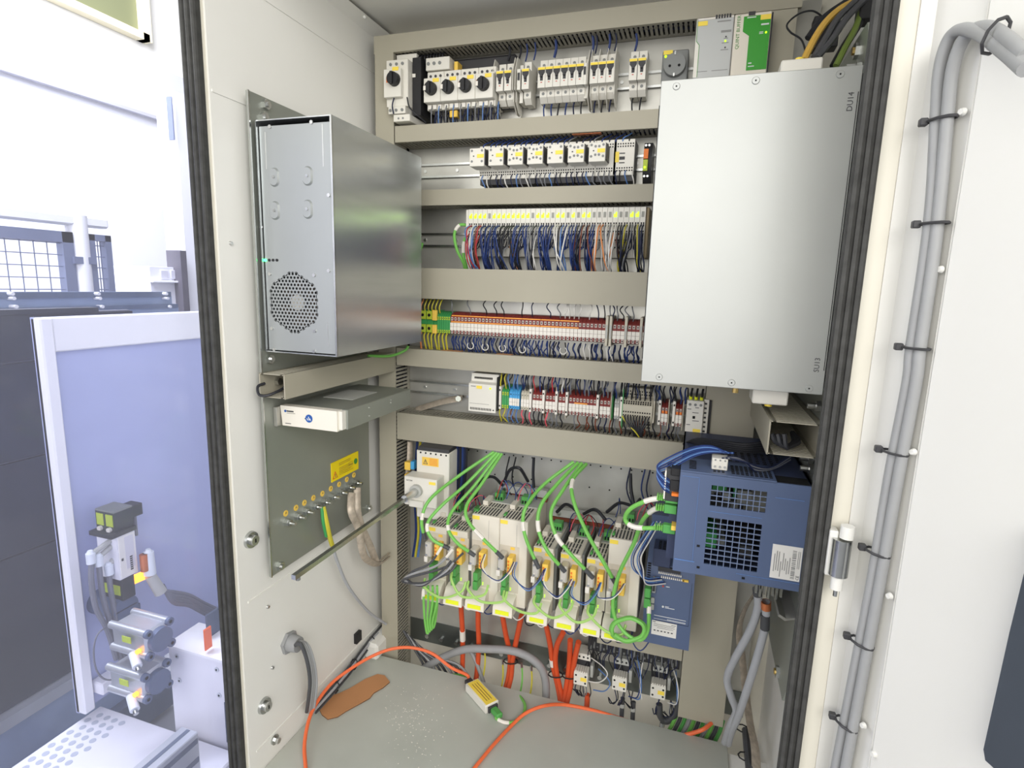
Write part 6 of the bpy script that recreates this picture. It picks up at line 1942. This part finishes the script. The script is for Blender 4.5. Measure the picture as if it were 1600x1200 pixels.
# dark panelled wall of the machine
KX = -1.75
t = thing('dark_machine_wall', 'charcoal panelled machine wall with pale joints behind the acrylic guard', 'panel wall', (KX, -.9, -.4))
zs = [yz(0, v, KX)[1] for v in (491, 569, 727, 877, 1118)]
ye = yz(160, 600, KX)[0] + .12
for k in range(4):
    B(KX - .02, KX, -2.2, ye, zs[k + 1] + .003, zs[k] - .003).build('panel', 'panel_black', t)
B(KX - .03, KX - .012, -2.2, ye, zs[-1], zs[0]).build('backing', 'panel_joint', t)
z_ = yz(0, 484, KX)[1]
B(KX - .03, KX + .012, -2.2, yz(150, 488, KX)[0], zs[0] - .002, z_).build('cap_strip', 'panel_black', t)
B(KX - .02, KX + .03, -2.2, ye, zs[4] - .035, zs[4]).build('sill', 'alu', t)
B(KX - .02, KX + .01, -2.2, ye, zs[4] - .2, zs[4] - .035).build('kick_strip', 'rail_blue', t)
B(KX - .02, KX + .05, -2.2, ye, zs[4] - .32, zs[4] - .2).build('channel', 'alu_dark', t)

# white tray panel of the machine
WX = -1.30
ya, za = yz(62, 497, WX)
yb = .55
zb = yz(160, 1100, WX)[1]
zpan = zb
t = thing('sheet_metal_tray', 'white framed sheet panel with lavender face carrying the valve block', 'panel', (WX, ya, zb))
B(WX - .03, WX - .02, ya, yb, zb, za).build('face', 'machine_lilac', t)
wdt = yz(85, 520, WX)[0] - ya
ytr = ya + wdt
CB(WX - .03, WX, ya, ya + wdt, zb, za, c=.003).build('side_rim', 'hall_white', t)
zt2 = yz(200, 540, WX)[1]
CB(WX - .03, WX - .004, ya + wdt, yb, zt2, za, c=.003).build('top_rim', 'hall_white', t)

# valve block on the panel
VX = -1.22
t = thing('valve_block', 'dark topped pneumatic valve block with printed label on the machine panel', 'valve', (VX, yz(200, 870, VX)[0], yz(200, 905, VX)[1]))
(la, lz0), (lb_, lz1) = yz(181, 838, VX), yz(216, 893, VX)
lz0 = yz(198, 833, VX)[1]
B(-1.282, VX, la, lb_, lz1, lz0).build('body', 'machine_white', t)
fz = B(VX, VX + .002, la + .003, lb_ - .003, lz1 + .003, lz0 - .003).build('front_label', 'label_white', t)
wl_ = (lb_ - la)
B(VX + .002, VX + .0024, la + wl_ * .38, lb_ - wl_ * .15, lz1 + .02, lz0 - .006).build('label_field', 'hall_line', fz)
pr = MB()
for q in range(7):
    pr.box(VX + .002, VX + .003, la + wl_ * .58, la + wl_ * .72, lz1 + .014 + .0052 * q, lz1 + .0175 + .0052 * q)
pr.box(VX + .002, VX + .003, la + wl_ * .14, la + wl_ * .24, lz1 + .045, lz1 + .051)
pr.build('print', 'print_dark', fz)
B(-1.288, VX + .002, la - .012, lb_ + .004, lz0, lz0 + .010).build('gasket', 'valve_dark', t)
B(-1.284, VX - .006, la + .004, lb_ + .004, lz0 + .010, lz0 + .055).build('solenoid', 'valve_dark', t)
B(-1.284, VX - .006, la + .004, lb_ + .004, lz0 + .055, lz0 + .059).build('solenoid_cap', 'plastic_midgrey', t)
for q in range(2):
    xx = -1.280 + .029 * q
    B(xx, xx + .021, la + .0025, la + .004, lz0 + .022, lz0 + .050).build('yellow_label', 'yellow_green', t)
    MB().cyl((xx + .010, la + .004, lz0 + .014), (xx + .010, la - .002, lz0 + .014), .006, n=12).build('button', 'marker', t)
B(-1.27, VX - .015, lb_ + .004, lb_ + .036, lz0 + .024, lz0 + .052).build('solenoid_plug', 'valve_dark', t)
MB().cyl((-1.25, lb_ + .026, lz0 + .03), (-1.25, lb_ + .026, lz0 - .03), .004, n=8).build('plug_cable', 'hose', t)
B(-1.28, VX - .002, la + .004, lb_ - .01, lz1 - .055, lz1).build('lower_solenoid', 'valve_dark', t)
for q in range(2):
    xx = -1.276 + .028 * q
    B(xx, xx + .02, la + .0025, la + .004, lz1 - .042, lz1 - .018).build('yellow_label', 'yellow_green', t)
MB().cyl((VX - .01, lb_ - .006, lz1 - .020), (VX - .01, lb_ + .018, lz1 - .022), .011, n=12).build('status_light', 'led_orange', t)
# fittings with hoses
for k, (px, py) in enumerate(((142, 872), (154, 876), (170, 890))):
    y_, z_ = yz(px, py, VX - .02)
    f = thing('hose_fitting', 'white elbow hose fitting left of the valve block, %s' % ('leftmost', 'middle', 'rightmost')[k], 'fitting', (VX - .02, y_, z_), 'white elbow fittings')
    MB().cyl((VX - .02, y_, z_ + .012), (VX - .02, y_, z_ - .012), .0095, n=14).build('nut', 'fitting_white', f)
    MB().cyl((VX - .02, y_, z_ + .012), (VX - .02, y_, z_ + .018), .008, .005, n=14).build('cap', 'fitting_white', f)
    MB().cyl((VX - .02, y_, z_ + .008), (VX - .02, la + .006, z_ + .022), .006, n=8).build('elbow', 'plastic_grey', f)
    q0 = V((VX - .02, y_, z_ - .01))
    X_ = VX - .015
    hs_ = [q0] + [atx(a, b, X_) for a, b in (((143, 910), (150, 950), (168, 985), (182, 1030)), ((158, 915), (165, 950), (178, 990), (192, 1040)), ((172, 915), (178, 950), (186, 1000), (204, 1050)))[k]]
    cable(hs_, .0058, 'hose', 'grey air hose hanging from the %s white elbow fitting' % ('leftmost', 'middle', 'rightmost')[k], 'grey air hoses', n=8)
y_, z_ = yz(232, 870, VX + .01)
f = thing('hose_connector', 'white ribbed connector column right of the valve block', 'connector', (VX + .01, y_, z_))
MB().cyl((VX + .01, y_, z_ + .012), (VX + .01, y_, z_ - .045), .012, .0135, 16).build('sleeve', 'fitting_white', f)
MB().cyl((VX + .01, y_, z_ + .012), (VX + .01, y_, z_ + .02), .009, .005, 16).build('cap', 'fitting_white', f)
MB().cyl((VX + .01, y_ - .012, z_ + .012), (VX + .01, y_ - .012, z_ - .03), .009, n=12).build('orange_body', 'copper', f)
MB().cyl((VX + .01, y_, z_ - .048), (VX + .02, y_ + .016, z_ - .10), .012, .014, 16).build('boot', 'plastic_grey', f)
for k in range(5):
    c0_ = V((VX + .02, y_ + .014 + .002 * k, z_ - .095 + .003 * k))
    cable([c0_] + [atx(a, b + 4 * k, VX + .03) for a, b in ((270, 925), (295, 930), (318, 942), (345, 955))], .0048, 'hose', 'grey hose of the bunch leading right toward the cabinet edge, %s' % nth(k), 'hose bunch by the valve', n=8)
# round blue grey cap
y_, z_ = yz(198, 950, VX - .01)
t = thing('round_regulator', 'round blue grey regulator cap under the valve block', 'regulator', (VX - .03, y_, z_ - .03))
MB().cyl((-1.32, y_, z_), (VX - .01, y_, z_), .030, n=28).build('cap', 'cap_blue', t)
B(VX - .0105, VX - .009, y_ - .026, y_ + .026, z_ - .001, z_ + .001).build('slot', 'valve_dark', t)
CB(-1.32, VX - .02, y_ + .026, y_ + .042, z_ - .03, z_ - .012).build('lug', 'cap_blue', t)

# pneumatic cylinders
for k, (px, py) in enumerate(((254, 999), (250, 1065))):
    CX = -1.05
    y_, z_ = yz(px, py, CX)
    t = thing('air_cylinder', 'aluminium compact air cylinder with blue grey end cap, %s of two' % ('upper', 'lower')[k], 'cylinder', (CX - .06, y_, z_ - .035), 'compact air cylinders')
    x0_ = CX - .115
    CB(x0_, CX - .012, y_ - .028, y_ + .028, z_ - .028, z_ + .028, c=.007).build('barrel', 'alu', t)
    for sy in (-1, 1):
        for sz in (-1, 1):
            MB().cyl((x0_, y_ + sy * .026, z_ + sz * .026), (CX - .010, y_ + sy * .026, z_ + sz * .026), .0085, n=10).build('tie_rib', 'alu', t)
            MB().cyl((CX - .012, y_ + sy * .026, z_ + sz * .026), (CX - .004, y_ + sy * .026, z_ + sz * .026), .0092, n=10).build('corner_cap', 'cap_blue', t)
            MB().cyl((CX - .004, y_ + sy * .026, z_ + sz * .026), (CX - .0035, y_ + sy * .026, z_ + sz * .026), .004, n=8).build('bolt_hole', 'hole', t)
    MB().cyl((CX - .012, y_, z_), (CX, y_, z_), .026, n=26).build('end_cap', 'cap_blue', t)
    B(CX - .07, CX - .045, y_ - .0375, y_ - .036, z_ + .002, z_ + .016).build('yellow_label', 'yellow_green', t)
    MB().cyl((CX - .03, y_ - .03, z_ - .014), (CX - .03, y_ - .038, z_ - .014), .005, n=10).build('sensor_light', 'led_orange', t)
    MB().cyl((CX - .05, y_ - .03, z_ - .026), (CX - .02, y_ - .046, z_ - .040), .0095, n=12).build('air_fitting', 'fitting_white', t)
    MB().cyl((CX - .02, y_ - .046, z_ - .040), (CX - .012, y_ - .05, z_ - .044), .005, n=10).build('fitting_screw', 'steel', t)
MB().tube(crv([atx(a, b, -1.22) for a, b in ((190, 975), (158, 985), (147, 1010), (150, 1045), (166, 1062), (195, 1058))], 6), .002, 6).build('sensor_cable', 'hose', None, 'thin grey sensor cable curving round the machine panel edge', 'cable')
# white beam, boxes, profile
BX = -1.278
(ya, za), (yb, zb) = yz(150, 1058, BX), yz(345, 950, BX)
za_ = yz(300, 982, BX)[1]
t = thing('white_beam', 'long white square beam behind the air cylinders', 'beam', (BX, -.9, za_ - .03))
CB(BX - .038, BX, ytr + .004, -.45, za_ - .022, za_ + .010, c=.003).build('tube', 'machine_white', t)
for px in (300, 215):
    y_, z_ = yz(px, 1000, BX)
    MB().cyl((BX, y_, za_ - .01), (BX + .004, y_, za_ - .01), .007, n=12).build('bolt', 'alu', t)
c_ = atx(262, 1010, -1.10)
EY = c_.y
t = thing('machine_cabinet', 'white machine cabinet with round screws below the beam', 'cabinet', (-1.0, EY, -.45))
CB(-1.10, -.885, EY, EY + .09, -.45, c_.z, c=.003).build('housing', 'machine_white', t)
B(-1.103, -.885, EY - .003, EY + .09, c_.z, c_.z + .006).build('top_edge', 'hall_white', t)
for (px, py) in ((277, 1025), (339, 1046), (281, 1063), (343, 1086)):
    p = at(px, py, EY)
    s_ = MB().cyl((p.x, EY, p.z), (p.x, EY - .002, p.z), .006, n=16).build('screw', 'alu', t)
    MB().cyl((p.x, EY - .002, p.z), (p.x, EY - .0026, p.z), .0026, n=6).build('socket_hole', 'hole', s_)
for (pa, pb) in (((211, 1106), (221, 1187)), ((351, 1097), (357, 1160))):
    p, q = at(*pa, EY), at(*pb, EY)
    MB().tube([(p.x, EY - .0005, p.z), (p.x, EY - .0005, q.z)], .0012, 5).build('panel_gap', 'alu_dark', t)
# pale bed with punched plate
zbed = zpan - .02
xl = atz(110, 1134, zbed).x
t = thing('machine_bed', 'pale machine bed with punched plate at the lower left', 'machine bed', (-1.2, -1.0, -.45))
CB(xl, -.90, -1.9, EY - .01, -.45, zbed, c=.004).build('body', 'machine_white', t)
dots = MB()
p0, p1 = atz(30, 1196, zbed), atz(118, 1150, zbed)
for q in range(12):
    for s_ in range(4):
        x_, y_ = xl + .02 + .024 * s_ + (.012 if q % 2 else 0), p0.y - .06 + .020 * q
        dots.cyl((x_, y_, zbed - .001), (x_, y_, zbed + .0008), .0072, n=12)
dots.build('punched_holes', 'punch_grey', t, kind='stuff')
QX = -.93
yA, zA = yz(310, 1143, QX)
t = thing('aluminium_profile', 'slotted aluminium extrusion at the lower left behind the seal', 'profile', (QX, -.9, zA - .1))
CB(QX - .045, QX, -1.5, yA, zA - .09, zA, c=.002).build('beam', 'alu', t)
for dz in (-.018, -.062):
    B(QX, QX + .0008, -1.5, yA - .004, zA + dz - .006, zA + dz + .006).build('slot', 'alu_dark', t)
B(QX - .027, QX - .018, -1.5, yA - .004, zA, zA + .0008).build('slot', 'alu_dark', t)
ybox('orange_bracket', 'cable_orange', -.995, -.99, (319, 985), (333, 1010), -.99, label='small orange bracket beside the seal on the machine', cat='bracket')
ybox('dark_bracket', 'alu_dark', -1.035, -1.03, (322, 962), (352, 1010), -1.03, label='dark bracket behind the small orange one', cat='bracket')

# ============================================================ the finest wiring, one object; and place words for look-alikes
vs, fs, mi, ms = [], [], [], []
for pts, r, mt in LOOSE:
    b = MB().tube(pts, r, 5)
    n = len(vs)
    vs += b.v
    fs += [[i + n for i in f] for f in b.f]
    if mt not in ms:
        ms.append(mt)
    mi += [ms.index(mt)] * len(b.f)
me = bpy.data.meshes.new('loose_wiring')
me.from_pydata(vs, [], fs)
for mt in ms:
    me.materials.append(MATS[mt])
me.polygons.foreach_set('material_index', mi)
me.polygons.foreach_set('use_smooth', [True] * len(fs))
o = bpy.data.objects.new('loose_wiring', me)
col.objects.link(o)
tag(o, 'fine mixed wiring lying in the ducts and between the rows', 'wiring', None, 'stuff')
same = {}
for o in col.objects:
    if o.parent is None and o.get('label'):
        same.setdefault(o['label'], []).append(o)
for lab, os_ in same.items():
    if len(os_) > 1:
        os_.sort(key=lambda q: q.location.x)
        for k, q in enumerate(os_):
            q['label'] = '%s, %s from left' % (lab, nth(k))
